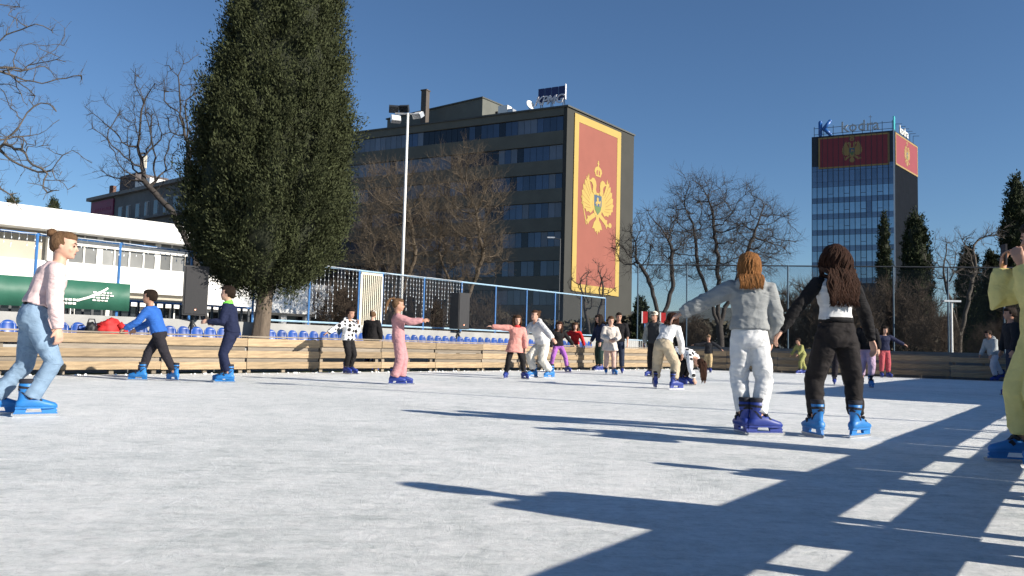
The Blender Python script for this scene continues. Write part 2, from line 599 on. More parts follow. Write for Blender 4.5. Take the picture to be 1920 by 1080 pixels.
# rooftop sign: four blue panels with outlined slanted letters, on a frame
navy = mat('sign_navy', (0.012, 0.02, 0.10), 0.4, 0.1, 1)
sign_w = mat('sign_letter_white', (0.62, 0.62, 0.66), 0.5, 0.05, 1)
s0, s1 = along(KP - kb * 0 + V3(0, 0), ka, 1045), along(KP, ka, 985)
sc_ = (s0 + s1) / 2
wd = s1 - s0 - 0.5
ks = empty('roof_sign', KP + ka * sc_ + kb * 0.9 + V3(0, 0, 27.18), math.atan2(-ka.y, -ka.x), 'rooftop sign of four navy panels with slanted KPMG letters on office block', 'sign')
for i in range(4):
    x = -wd / 2 + (i + 0.5) * wd / 4
    MB().box((x, 0, 1.75 + 0.0), (wd / 4 - 0.09, 0.18, 1.55)).build('panel', navy, ks)
MB().box((wd / 2 + 0.02, 0.02, 1.85), (0.06, 0.3, 1.75)).build('panel_edge', sign_w, ks)
link('lettering', text_mesh('KPMG', 1.42, 0.06, sign_w, 0.32, 0.012, 0.86), ks, (-0.3, -0.16, 0.62), (R(90), 0, 0))
for x in (-wd / 2 + 0.3, -0.1, wd / 2 - 0.3):
    MB().tube([(x, 0.1, 0), (x, 0.1, 1.0)], 0.05, 5).tube([(x, 0.9, 0), (x, 0.12, 1.6)], 0.045, 5).build('strut', M['dark_steel'], ks)

# ---- eagle emblem (polygons in a unit box), used on three flags
def mirror(p): return [(-x, y) for x, y in reversed(p)]
WING = [(.13, .22), (.30, .30), (.42, .50), (.50, .76), (.56, 1.0), (.62, .80), (.68, .90), (.70, .68), (.78, .74), (.79, .50), (.88, .54), (.87, .30), (.95, .30), (.92, .10), (.99, .04), (.92, -.10), (.95, -.20), (.84, -.24), (.83, -.36), (.70, -.36), (.66, -.46), (.52, -.42), (.42, -.48), (.30, -.36), (.14, -.15)]
HEAD = [(.02, .22), (.13, .45), (.10, .62), (.14, .78), (.25, .88), (.36, .86), (.44, .78), (.56, .72), (.42, .70), (.36, .66), (.30, .56), (.32, .38), (.22, .20)]
TAIL = [(-.10, -.40), (-.09, -.66), (-.20, -.78), (-.30, -1.02), (-.18, -1.0), (-.13, -1.14), (-.05, -1.08), (0, -1.24), (.05, -1.08), (.13, -1.14), (.18, -1.0), (.30, -1.02), (.20, -.78), (.09, -.66), (.10, -.40)]
LEG = [(.12, -.36), (.34, -.50), (.50, -.60), (.60, -.58), (.58, -.70), (.74, -.84), (.60, -.82), (.56, -.94), (.48, -.80), (.34, -.70), (.08, -.54)]
BODY = [(.30 * math.cos(t * math.pi / 8), -.10 + .46 * math.sin(t * math.pi / 8)) for t in range(16)]
CROWN = [(-.15, .98), (.15, .98), (.17, 1.05), (.23, 1.14), (.20, 1.26), (.10, 1.34), (.03, 1.36), (.03, 1.44), (.07, 1.47), (.03, 1.50), (.03, 1.58), (-.03, 1.58), (-.03, 1.50), (-.07, 1.47), (-.03, 1.44), (-.03, 1.36), (-.10, 1.34), (-.20, 1.26), (-.23, 1.14), (-.17, 1.05)]
SHIELD = [(-.22, .26), (.22, .26), (.22, -.10), (.17, -.30), (0, -.48), (-.17, -.30), (-.22, -.10)]
BASEP = [(-.205, -.16), (.205, -.16), (.16, -.30), (0, -.46), (-.16, -.30)]
LION = [(-.16, -.08), (-.12, .00), (-.06, .02), (-.08, .12), (-.02, .20), (.04, .14), (.03, .05), (.12, .04), (.16, .10), (.17, .02), (.14, -.03), (.15, -.14), (.10, -.14), (.09, -.05), (-.02, -.05), (-.04, -.14), (-.09, -.14), (-.08, -.06)]
SCEPT = [(-.97, .04), (-.93, .07), (-.62, -.92), (-.67, -.94)]
ORB = [(.78 + .10 * math.cos(t * math.pi / 5), -.76 + .10 * math.sin(t * math.pi / 5)) for t in range(10)]
CROWNGAP = [(-.10, 1.04), (-.03, 1.04), (-.03, 1.24), (-.11, 1.18)]
def flag(root, x0, x1, z0, z1, mats, ex, ez, ecx, ecz, bw, dy=-1):
    """flag in root's local xz plane; outward is dy*y"""
    red, gold, blue, green, dark = mats
    def pr(polys, lo, hi, name, m, parent):
        mb = MB()
        for p in polys:
            mb.prism(p, (0, dy * lo, 0), (1, 0, 0), (0, 0, 1), (0, dy * (hi - lo), 0))
        return mb.build(name, m, parent)
    pr([[(x0, z0), (x1, z0), (x1, z1), (x0, z1)]], 0.02, 0.08, 'flag_field', red, root)
    b = MB()
    for (a, c, d, e_) in ((x0, x1, z1 - bw, z1), (x0, x1, z0, z0 + bw), (x0, x0 + bw, z0 + bw, z1 - bw), (x1 - bw, x1, z0 + bw, z1 - bw)):
        b.box(((a + c) / 2, dy * 0.085, (d + e_) / 2), (c - a, 0.05, e_ - d))
    b.build('border', gold, root)
    T = lambda p: [(ecx + x * ex, ecz + z * ez) for x, z in p]
    em = pr([T(WING), T(mirror(WING)), T(LEG), T(mirror(LEG)), T(TAIL), T(CROWN), T(SCEPT), T(ORB)], 0.08, 0.11, 'eagle_emblem', gold, root)
    pr([T(HEAD), T(mirror(HEAD)), T(BODY)], 0.08, 0.125, 'eagle_body', gold, em)
    pr([T(SHIELD)], 0.125, 0.14, 'shield', blue, em)
    pr([T(BASEP)], 0.14, 0.15, 'shield_base', green, em)
    pr([T(LION)], 0.14, 0.155, 'lion', gold, em)
    pr([T(CROWNGAP), T(mirror(CROWNGAP))], 0.11, 0.115, 'crown_opening', red, em)
    fe = []
    for sgn in (1, -1):
        for (a, c) in (((.36, .32), (.54, .86)), ((.42, .24), (.67, .74)), ((.46, .14), (.77, .58)), ((.48, .02), (.85, .36)), ((.48, -.10), (.90, .12)), ((.46, -.20), (.86, -.12)), ((.42, -.28), (.74, -.28))):
            a, c = Vector(a), Vector(c)
            nrm = Vector((-(c - a).y, (c - a).x)).normalized() * 0.010
            fe.append(T([(sgn * (a + nrm).x, (a + nrm).y), (sgn * (c + nrm).x, (c + nrm).y), (sgn * (c - nrm).x, (c - nrm).y), (sgn * (a - nrm).x, (a - nrm).y)]))
    pr(fe, 0.11, 0.118, 'feather_lines', dark, em)
FM = (mat('flag_red', (0.25, 0.078, 0.055), 0.8, 0.06, 0.5, 0.1, 3), mat('flag_gold', (0.40, 0.285, 0.075), 0.75, 0.05, 0.5), mat('flag_blue', (0.05, 0.09, 0.15), 0.8, 0.05, 1), mat('flag_green', (0.10, 0.16, 0.06), 0.8, 0.05, 1), mat('flag_brown', (0.30, 0.17, 0.05), 0.8, 0.05, 1))
fl = empty('flag_banner', KP, math.atan2(kb.y, kb.x), 'huge red flag with gold border and double headed eagle on office end wall', 'flag')
v0, v1 = along(KP, kb, 1068), along(KP, kb, 1157)
zc_e = 17.6
flag(fl, v0, v1, 6.9, 26.65, FM, (v1 - v0) * 0.355, 3.05, v0 + (v1 - v0) * 0.50, zc_e - 0.2, 0.85)

# ---- glass tower
TW = Vector((80.92, 168.38, 0))
ta, tb_ = Vector((-0.90, 0.435, 0)).normalized(), Vector((0.674, 0.739, 0)).normalized()
tw = empty('glass_tower', TW, math.atan2(ta.y, ta.x), 'tall blue glass office tower with red flags round its top', 'building')
tl = toloc(tw, TW + tb_ * 16.4)
TH_, TL = 49.0, 16.55
tdk = mat('tower_mullion', (0.02, 0.025, 0.035), 0.5, 0.1, 1)
tside = mat('tower_side_fins', (0.035, 0.037, 0.045), 0.45, 0.15, 0.6, metal=0.3)
tgl = mat('sky_glass', (0.31, 0.41, 0.50), 0.14, 0.10, 0.2, metal=0.85, rand=0.10)
tsp = mat('spandrel_glass', (0.15, 0.20, 0.28), 0.2, 0.10, 0.3, metal=0.75, rand=0.12)
mb = MB()
mb.prism([(0, -0.1), (TL, -0.1), (TL + tl.x, tl.y), (tl.x, tl.y)], (0, 0, 0), (1, 0, 0), (0, 1, 0), (0, 0, TH_))
mb.build('core', tdk, tw)
NC = 15
cw = TL / NC
vp = MB().box((0, 0, 0), (cw - 0.14, 0.06, 2.36)).mesh('glass_pane', tgl)
sp = MB().box((0, 0, 0), (cw - 0.14, 0.05, 1.1)).mesh('spandrel_pane', tsp)
rt = random.Random(3)
for fl_ in range(8):
    zt = 44.6 - fl_ * 3.56
    for c in range(NC):
        if zt < 16: continue
        if fl_ > 0:
            g = tgl
            if fl_ == 1 or (fl_ == 3 and c == 4): g = tsp
            link('glass_pane', vp, tw, ((c + 0.5) * cw, -0.06, zt - 1.2), None, g)
        link('spandrel_pane', sp, tw, ((c + 0.5) * cw, -0.065, zt - 2.97 if True else 0))
for c in range(NC + 1):
    MB().box((min(max(c * cw, 0.04), TL - 0.04), 0.02, 24.5), (0.09, 0.22, 48.9)).build('mullion', tdk, tw)
mb = MB()
for fl_ in range(2, 8):
    for c in (2, 5, 8, 11):
        zt = 44.6 - fl_ * 3.56
        mb.box(((c + 0.5) * cw, -0.02, zt - 1.6), (cw - 0.1, 0.06, 0.09))
mb.build('vent_sill', tdk, tw)
mb = MB()
nf = 34
td = tl.normalized()
for i in range(nf):
    p = tl * ((i + 0.5) / nf)
    mb.box((p.x - 0.06, p.y, 24.4), (0.25, 0.10, 48.6), Matrix.Rotation(math.atan2(td.y, td.x) + math.pi / 2, 3, 'Z'))
o = mb.build('side_fins', tside, tw)
mb = MB()
mb.box((0.02, 0.02, 24.6), (0.28, 0.26, 49.2))
mb.build('corner_post', M['steel'], tw)
TF = (mat('tower_flag_red', (0.22, 0.03, 0.04), 0.7, 0.06, 0.4), mat('tower_flag_gold', (0.30, 0.20, 0.07), 0.75, 0.05, 0.5), FM[2], FM[3], FM[4])
z_lo, z_hi = 41.6, 48.6
f1 = empty('flag_banner', TW + ta * (TL / 2), math.atan2(-ta.y, -ta.x), 'wide shaded red flag with eagle across the front top of glass tower', 'flag')
flag(f1, -TL / 2 + 1.4, TL / 2 - 0.9, z_lo, z_hi, TF, 2.1, 2.25, 0.0, 45.2, 0.33)
f2 = empty('flag_banner', TW, math.atan2(tb_.y, tb_.x), 'sunlit narrow looking red flag on the right side of glass tower top', 'flag')
f2.location = TW + Vector((tb_.y, -tb_.x, 0)) * 0.16
flag(f2, 0.25, 16.1, z_lo, z_hi, TF, 2.0, 2.2, 8.2, 45.1, 0.33)
# roof railing, logo and letters
logo = mat('logo_blue', (0.02, 0.11, 0.36), 0.4, 0.1, 0.5)
lw = mat('roof_letter_grey', (0.36, 0.40, 0.42), 0.5, 0.1, 0.5)
rs = empty('roof_sign', TW + ta * (TL / 2) + V3(0, 0, TH_), math.atan2(-ta.y, -ta.x), 'rooftop sign with big blue K logo and grey lettering on the glass tower', 'sign')
kx = -TL / 2 + 2.7
k_ = MB()
k_.tube([(kx - 0.9, 0, 0.3), (kx - 0.9, 0, 3.1)], 0.42, 10).tube([(kx - 0.4, 0, 1.3), (kx + 1.1, 0, 3.2)], 0.42, 10).tube([(kx - 0.1, 0, 1.6), (kx + 1.1, 0, 0.3)], 0.40, 10)
for px_, pz_ in ((kx - 0.9, 3.1), (kx + 1.1, 3.2), (kx + 1.1, 0.3), (kx - 0.9, 0.3)):
    k_.ell((px_, 0, pz_), (0.42, 0.42, 0.42))
k_.build('logo', logo, rs, True)
link('lettering', text_mesh('kodra', 3.3, 0.12, lw, 0, 0.02, 1.0), rs, (1.6, 0, 0.55), (R(90), 0, 0))
for zz in (0.5, 1.9):
    MB().tube([(-TL / 2 + 0.4, 0.3, zz), (TL / 2 - 0.2, 0.3, zz)], 0.06, 5).build('rail', M['dark_steel'], rs)
for i in range(9):
    x = -TL / 2 + 0.5 + i * (TL - 0.8) / 8
    MB().tube([(x, 0.3, 0), (x, 0.3, 2.3)], 0.06, 5).build('post', M['dark_steel'], rs)
r2 = empty('roof_sign', TW + V3(0, 0, TH_), math.atan2(tb_.y, tb_.x), 'sunlit pale roof letters along the right edge of the glass tower', 'sign')
link('lettering', text_mesh('kodra', 2.6, 0.12, M['white_paint'], 0, 0.02), r2, (7.5, 0.2, 0.4), (R(90), 0, 0))
MB().box((0.5, 0.1, 1.6), (0.9, 0.2, 3.1)).build('logo', mat('logo_teal', (0.05, 0.35, 0.38), 0.4), r2)
for i in range(6):
    MB().tube([(2.6 + i * 2.5, 0.4, 0), (2.6 + i * 2.5, 0.4, 2.0)], 0.05, 5).tube([(2.6 + i * 2.5, 0.4, 2.0), (2.9 + i * 2.5, -0.8, 1.9)], 0.05, 5).build('strut', M['dark_steel'], r2)
an = empty('roof_antenna', TW + ta * 5.2 + tb_ * 2 + V3(0, 0, TH_), 0, 'thin antenna mast above the letters on the glass tower', 'antenna')
MB().tube([(0, 0, 0), (0, 0, 4.3)], [0.08, 0.04], 5).build('mast', M['dark_steel'], an)
MB().tube([(-0.35, 0, 3.9), (0.35, 0, 3.9)], 0.05, 5).build('crossbar', M['dark_steel'], an)

# ---- grey building far left
GB = Vector((-53.2, 99.7, 0))
gd = Vector((0.77, -0.638, 0)).normalized()
gw = mat('grey_stained_render', (0.135, 0.14, 0.14), 0.9, 0.25, 0.5, 0.3, 10)
gb = empty('apartment_building', GB, math.atan2(gd.y, gd.x), 'grey stained building with a dark magenta sign behind the white hall', 'building')
mb = MB().box((15, 6, 8.7), (30, 12, 17.4))
gwall = mb.build('wall', gw, gb)
MB().box((15, 5.8, 17.62), (30.6, 12.6, 0.4)).build('roof', M['concrete_dk'], gb)
mb = MB().box((8.5, 2.5, 18.9), (4.0, 4, 2.2))
mb.build('stair_tower', mat('brown_render', (0.10, 0.085, 0.085), 0.9, 0.2, 0.8), gb)
MB().box((12.3, 2.5, 18.4), (3.6, 4, 1.2)).build('roof_hut', M['white_wall'], gb)
MB().box((2.4, 1.5, 18.6), (0.6, 0.6, 1.7)).build('chimney', mat('brick_chimney', (0.16, 0.09, 0.07), 0.9), gb)
gwin = MB().box((0, 0, 0), (0.9, 0.06, 1.5)).mesh('window', M['glass_dk'])
gfr = MB().box((0, 0, 0), (1.1, 0.05, 1.7)).mesh('frame', M['concrete'])
rg = random.Random(2)
for zc in (15.2, 12.0, 8.8):
    for i in range(10):
        x = 8.2 + i * 2.2 + rg.uniform(-.1, .1)
        w_ = link('window', gwin, gb, (x, -0.05, zc))
        link('frame', gfr, w_, (0, 0.035, 0))
        if rg.random() < 0.35:
            MB().box((0.25, -0.05, 0), (0.35, 0.05, 1.45)).build('curtain', M['concrete'], w_)
    MB().box((18.5, -0.3, zc - 1.15), (23, 0.6, 0.22)).build('ledge', gw, gb)
sg = empty('wall_sign', GB + Vector((gd.y, -gd.x, 0)) * 0.12, gb.rotation_euler[2], 'dark magenta sign board on the grey building', 'sign')
MB().box((3.6, 0, 15.75), (6.0, 0.16, 2.9)).build('board', mat('magenta_board', (0.20, 0.018, 0.065), 0.6, 0.15, 0.6), sg)
mb = MB()
for r_, (xa, xb) in enumerate(((1.4, 5.6), (2.2, 6.1))):
    x = xa
    while x < xb:
        l = rg.uniform(0.25, 0.5)
        mb.box((x + l / 2, -0.10, 16.1 - r_ * 0.8), (l, 0.04, 0.35))
        x += l + 0.14
mb.build('faded_lettering', mat('faded_pink', (0.27, 0.06, 0.11), 0.7), sg)['kind'] = 'stuff'
for i, dx in enumerate((7.5, 8.0, 8.7)):
    a_ = empty('roof_antenna', GB + gd * dx + Vector((-gd.y, gd.x, 0)) * 2.5 + V3(0, 0, 20.0), 0,
               ('leftmost white panel antenna on the grey building roof', 'middle white panel antenna on the grey building roof', 'rightmost white panel antenna on the grey building roof')[i], 'antenna', 'panel antennas on the grey building')
    MB().tube([(0, 0, 0), (0, 0, 2.6)], 0.05, 5).build('mast', M['steel'], a_)
    MB().box((0, -0.12, 1.9), (0.24, 0.14, 1.6)).build('panel', M['cream_paint'], a_)

# ---- white sports hall at left
WH, wdv = Vector((-24.93, 38.44, 0)), Vector((0.69, 0.724, 0)).normalized()
wh = empty('sports_hall', WH, math.atan2(wdv.y, wdv.x), 'bright white low hall with thick rounded roof edge and window strip', 'building')
XE = 10.0
poly = [(-16, 5.95), (XE, 5.95)] + [(XE - 1.7 + 1.7 * math.cos(t), 5.95 + 1.07 * math.sin(t)) for t in [math.pi / 2 * k / 8 for k in range(1, 9)]] + [(-16, 7.02)]
MB().prism(poly, (0, -0.25, 0), (1, 0, 0), (0, 0, 1), (0, 14, 0)).build('roof', M['white_wall'], wh)
MB().box(((XE - 16) / 2 - 0.1, 7.3, 2.97), (XE + 15.6, 12.6, 5.93)).build('wall', M['beige_wall'], wh)
XW = along(WH, wdv, 92)
MB().box(((XW - 15.9) / 2, 0.85, 3.72), (XW + 15.9, 0.3, 1.45)).build('lower_panel', M['white_wall'], wh)
mb = MB()
mb.box(((XW + XE - 0.3) / 2, 0.84, 5.52), (XE - XW - 0.3, 0.20, 0.30))
mb.build('beam', M['white_wall'], wh)
MB().box(((XW + XE - 0.3) / 2, 0.82, 3.78), (XE - XW - 0.3, 0.36, 1.38)).build('parapet_panel', M['white_wall'], wh)
MB().box(((XW - 15.9 + XE + 15) / 2 - 7.3, 0.55, 2.45), (XE + 15.3, 0.9, 0.24)).build('canopy', M['white_wall'], wh)
dkw = MB().box(((XW + XE - 0.3) / 2, 0.98, 5.2), (XE - XW - 0.4, 0.06, 1.5)).build('window_strip', M['glass_dk'], wh)
npn = 9
pw = (XE - XW - 0.5) / npn
hg = mat('hall_glass', (0.17, 0.17, 0.165), 0.2, 0.25, 0.6, spec=0.6, rand=0.5)
for i in range(npn):
    x = XW + 0.1 + (i + 0.5) * pw
    for zc, hh in ((4.92, 0.86), (5.81, 0.26)):
        MB().box((x, 0.93, zc), (pw - 0.1, 0.04, hh)).build('pane', hg, dkw)
    MB().box((x - pw / 2, 0.90, 5.21), (0.30 if i in (3, 7) else 0.08, 0.10, 1.49)).build('mullion', M['white_paint'], wh)
MB().box((XW - 0.1, 0.78, 5.2), (0.18, 0.4, 1.5)).build('mullion', M['white_paint'], wh)
for i in range(9):
    MB().box((-5 + i * 1.75, 0.8, 1.16), (0.22, 0.3, 2.3)).build('pillar', M['white_paint'], wh)
gr = MB().box((-2.9, 0.95, 1.4), (25.6, 0.06, 2.8)).build('ground_floor_glazing', M['glass_dk'], wh)
wing = empty('hall_annexe', WH + wdv * (XE + 0.15), wh.rotation_euler[2], 'low white annexe of the hall seen beside the cypress trunk', 'building')
MB().box((4.6, 3.3, 3.3), (9.2, 6, 2.1)).build('wall', M['white_wall'], wing)
MB().box((4.6, 3.5, 1.1), (9.2, 5.6, 2.25)).build('glazing', M['glass_dk'], wing)
MB().box((4.6, 0.1, 2.5), (9.3, 0.9, 0.25)).build('canopy', M['white_wall'], wing)
for i in range(6):
    MB().box((0.5 + i * 1.7, 0.3, 1.15), (0.4, 0.3, 2.3)).build('pillar', M['white_wall'], wing)

# ------------------------------------------------------------------ rink barriers of planks
PL = 1.85
board_me = {}
def board(h):
    if h not in board_me:
        board_me[h] = MB().box((0, 0, 0), (PL - 0.012, 0.024, h)).mesh('plank', M['plank'])
    return board_me[h]
cap_me = MB().box((0, 0, 0), (PL - 0.004, 0.125, 0.028)).mesh('cap_rail', M['plank_grey'])
rear_me = MB().box((0, 0, 0), (PL - 0.05, 0.02, 0.125)).mesh('rear_plank', M['plank_grey'])
post_me = MB().box((0, 0, 0), (0.085, 0.07, 0.742)).mesh('post', M['plank_grey'])
def barrier(label, o, d, npan, side, rear=True, seed=1):
    rd = random.Random(seed)
    b = empty('plank_barrier', o, math.atan2(d.y, d.x), label, 'rink barrier')
    for i in range(npan):
        x = (i + 0.5) * PL
        jz = rd.uniform(-.008, .008)
        for zc, h in ((0.652, 0.17), (0.40, 0.148), (0.158, 0.148)):
            link('plank', board(h), b, (x + rd.uniform(-.004, .004), side * (0.045 + rd.uniform(-.004, .004)), zc + jz + rd.uniform(-.008, .008)), (0, rd.uniform(-.004, .004), 0))
        link('cap_rail', cap_me, b, (x, 0, 0.772 + jz), (0, rd.uniform(-.003, .003), 0))
        if rear:
            for zc in (0.525, 0.275):
                if rd.random() < 0.88:
                    link('rear_plank', rear_me, b, (x + rd.uniform(-.02, .02), -side * 0.005 + side * 0.012, zc + jz + rd.uniform(-.02, .02)), (0, rd.uniform(-.006, .006), 0))
        for xx in (0.1, 0.95, PL - 0.1):
            link('post', post_me, b, (i * PL + xx, -side * 0.045, 0.37))
    return b
barrier('sunlit low plank barrier along the left side of the rink', LB(-9.25, 0), LBD, 17, -1, True, 3)
barrier('shaded low plank barrier across the far end of the rink', FB0 + FBD * 0.1, FBD, 8, -1, True, 4)
barrier('low plank barrier along the right side of the rink', RB0 - RBD * 2.3, RBD, 13, 1, False, 5)

# ------------------------------------------------------------------ concrete steps, seats
st = MB().box((0, 0, 0.24), (31, 0.62, 0.54)).build('concrete_step', M['concrete'], None, False, LB(6.5, 1.16), (0, 0, math.atan2(LBD.y, LBD.x)))
tag(st, 'low concrete step carrying the row of blue seats', 'step')
st = MB().box((0, 0, 0.54), (31, 1.0, 1.14)).build('concrete_wall', M['concrete'], None, False, LB(6.5, 2.0), (0, 0, math.atan2(LBD.y, LBD.x)))
tag(st, 'pale concrete ledge behind the blue seats under the wire fence', 'wall')
fo = Vector((-FBD.y, FBD.x, 0)) * 1
if fo.y < 0: fo = -fo
st = MB().box((0, 0, 0.40), (22, 1.4, 0.98)).build('concrete_wall', M['concrete_dk'], None, False, FB0 + FBD * 8.5 + fo * 1.6, (0, 0, math.atan2(FBD.y, FBD.x)))
tag(st, 'dark concrete terrace behind the far plank barrier', 'wall')

prof = [(-.17, .66), (-.10, .635), (.0, .63), (.06, .66), (.095, .74), (.115, .86), (.125, .97), (.128, 1.03)]
wdt = [.12, .138, .142, .146, .147, .145, .132, .08]
mb = MB()
NX = 7
for lay in (0, 1):
    for (y, z), w_ in zip(prof, wdt):
        for j in range(NX):
            t = -1 + 2 * j / (NX - 1)
            yy = y - 0.035 * t * t * (1 if z > .66 else 0) + (0.014 if lay and z > .69 else 0)
            zz = z + 0.03 * t * t * (1 if z < .66 else 0) - (0.014 if lay and z <= .69 else 0) - (0.02 * t * t if z > .9 else 0)
            mb.v.append((w_ * t, yy, zz))
n_ = len(prof) * NX
for lay in (0, 1):
    for i in range(len(prof) - 1):
        for j in range(NX - 1):
            a = lay * n_ + i * NX + j
            mb.face((a, a + 1, a + 1 + NX, a + NX))
edge = [j for j in range(NX)] + [i * NX + NX - 1 for i in range(1, len(prof))] + [(len(prof) - 1) * NX + j for j in range(NX - 2, -1, -1)] + [i * NX for i in range(len(prof) - 2, 0, -1)]
for a, b in zip(edge, edge[1:] + edge[:1]):
    mb.face((a, b, b + n_, a + n_))
seat_me = mb.mesh('seat_shell', M['blue_pl'], True)
rz_l = math.atan2(LBD.y, LBD.x)
brk_me = MB().box((0, 0.02, 0.57), (0.06, 0.12, 0.12)).mesh('seat_bracket', M['dark_steel'])
rs_ = random.Random(9)
s_tree = along(LB(0, 1.1), LBD, 485)
s_end = along(LB(0, 1.1), LBD, 1112)
ORD = 'first second third fourth fifth sixth seventh eighth ninth tenth eleventh twelfth thirteenth fourteenth fifteenth sixteenth seventeenth eighteenth nineteenth twentieth twenty-first twenty-second twenty-third twenty-fourth twenty-fifth twenty-sixth twenty-seventh twenty-eighth'.split()
marks = [(along(LB(0, 1.0), LBD, 197), 'the red jacket'), (s_tree, 'the cypress trunk'), (along(LB(0, 1.1), LBD, 691), 'the cream gate'), (along(LB(0, 1.1), LBD, 859), 'the right loudspeaker'), (along(LB(0, 1.1), LBD, 1112), 'the right end of the seat row')]
def seat_label(s, allseats):
    best = min(marks, key=lambda q: abs(q[0] - s))
    right = s > best[0]
    cnt = sum(1 for t in allseats if (best[0] < t <= s if right else s <= t <= best[0]))
    return 'blue plastic shell seat, %s to the %s of %s' % (ORD[min(cnt, 28) - 1], 'right' if right else 'left', best[1])
s = -5.0
all_s = []
while s < s_end:
    if abs(s - s_tree) > 0.34: all_s.append(s)
    s += 0.305
s = -5.0
while s < s_end:
    if abs(s - s_tree) > 0.34:
        o = empty('stadium_seat', LB(s, 1.12, -0.075), rz_l + rs_.uniform(-.04, .04), seat_label(s, all_s), 'seat', 'blue seats behind the left barrier')
        link('seat_shell', seat_me, o)
        link('seat_bracket', brk_me, o)
    s += 0.305

# red jacket thrown over the seats, black bag beside it
s_j = along(LB(0, 1.1), LBD, 197)
def lump(c, r, seed, amp=0.25, nu=28, nv=16):
    mb = MB()
    rings = []
    for i in range(nv + 1):
        ph = -math.pi / 2 + math.pi * i / nv
        ph = max(-1.5, min(1.5, ph))
        ring = []
        for j in range(nu):
            t = 2 * math.pi * j / nu
            p = Vector((math.cos(ph) * math.cos(t), math.cos(ph) * math.sin(t), math.sin(ph)))
            k = 1 + amp * noise.noise(p * 1.8 + Vector((seed, 0, 0))) + amp * .6 * noise.noise(p * 4.5 + Vector((0, seed, 0)))
            ring.append(Vector(c) + Vector((p.x * r[0] * k, p.y * r[1] * k, max(-0.6, p.z) * r[2] * k)))
        rings.append(ring)
    return mb.loft(rings)
jk = empty('jacket', LB(s_j, 0.95, 0.72), rz_l, 'crumpled red jacket thrown over the blue seats', 'jacket')
lump((0, 0, 0.13), (0.25, 0.13, 0.19), 3, 0.35).build('body_fabric', M['red'], jk, True)
MB().tube([(0.15, -.08, 0.22), (0.24, -.14, 0.12), (0.27, -.15, -0.0)], [0.07, 0.06, 0.05], 10).build('sleeve', M['red'], jk, True)
bgo = empty('bag', LB(s_j - 0.33, 0.97, 0.72), rz_l, 'small black bag lying beside the red jacket', 'bag')
lump((0, 0, 0.1), (0.11, 0.1, 0.14), 8, 0.2).build('bag_body', M['black_pl'], bgo, True)
MB().tube([(-.08, 0, .2), (-.05, 0, .3), (.05, 0, .3), (.08, 0, .2)], 0.012, 6).build('strap', M['black_pl'], bgo)

# ------------------------------------------------------------------ tall blue fence on the left, light curtains, gate
FO = 2.15
def lfence_post(s, h, m, r=0.028): return MB().tube([(s, 0, 1.09), (s, 0, h)], r, 6)
tf = empty('wire_fence', LB(0, FO), rz_l, 'tall blue post and wire fence behind the seats on the left', 'fence')
HTOP = 2.68
s_a, s_b = -5.4, 21.6
s_g0, s_g1 = along(LB(0, FO), LBD, 669), along(LB(0, FO), LBD, 713)
s_l = along(LB(0, FO), LBD, 860)
posts = []
s = s_g0
while s > s_a:
    posts.append(s); s -= 1.62
s = s_g1
while s < s_b:
    posts.append(s); s += 1.62
posts.sort()
for s in posts:
    lfence_post(s, HTOP, None).build('post', M['blue_paint'], tf)
for a, b in zip(posts, posts[1:]):
    if abs(a - s_g0) < 0.01: 
        MB().tube([(a, 0, HTOP), (b, 0, HTOP)], 0.024, 6).build('top_rail', M['pale_paint'], tf)
        continue
    MB().tube([(a, 0, HTOP), (b, 0, HTOP)], 0.026, 6).build('top_rail', M['pale_paint'] if a > s_l - 8 else M['blue_paint'], tf)
    if a > along(LB(0, FO), LBD, 470): MB().tube([(a, 0, 1.2), (b, 0, 1.2)], 0.026, 6).build('bottom_rail', M['pale_paint'] if a > s_l - 8 else M['blue_paint'], tf)
    if a > along(LB(0, FO), LBD, 585):
        nm = MB()
        nm.v = [(a, 0.03, 1.2), (b, 0.03, 1.2), (b, 0.03, HTOP), (a, 0.03, HTOP)]
        nm.face((0, 1, 2, 3))
        nm.build('wire_net', M['net_left'], tf)
    if a > s_g1 - 0.1 and a > s_l:
        mx_ = (a + b) / 2
bulb_m = mat('icicle_light_wire', (0.62, 0.66, 0.70), 0.4, 0.05, 8)
rl = random.Random(4)
nlc = 0
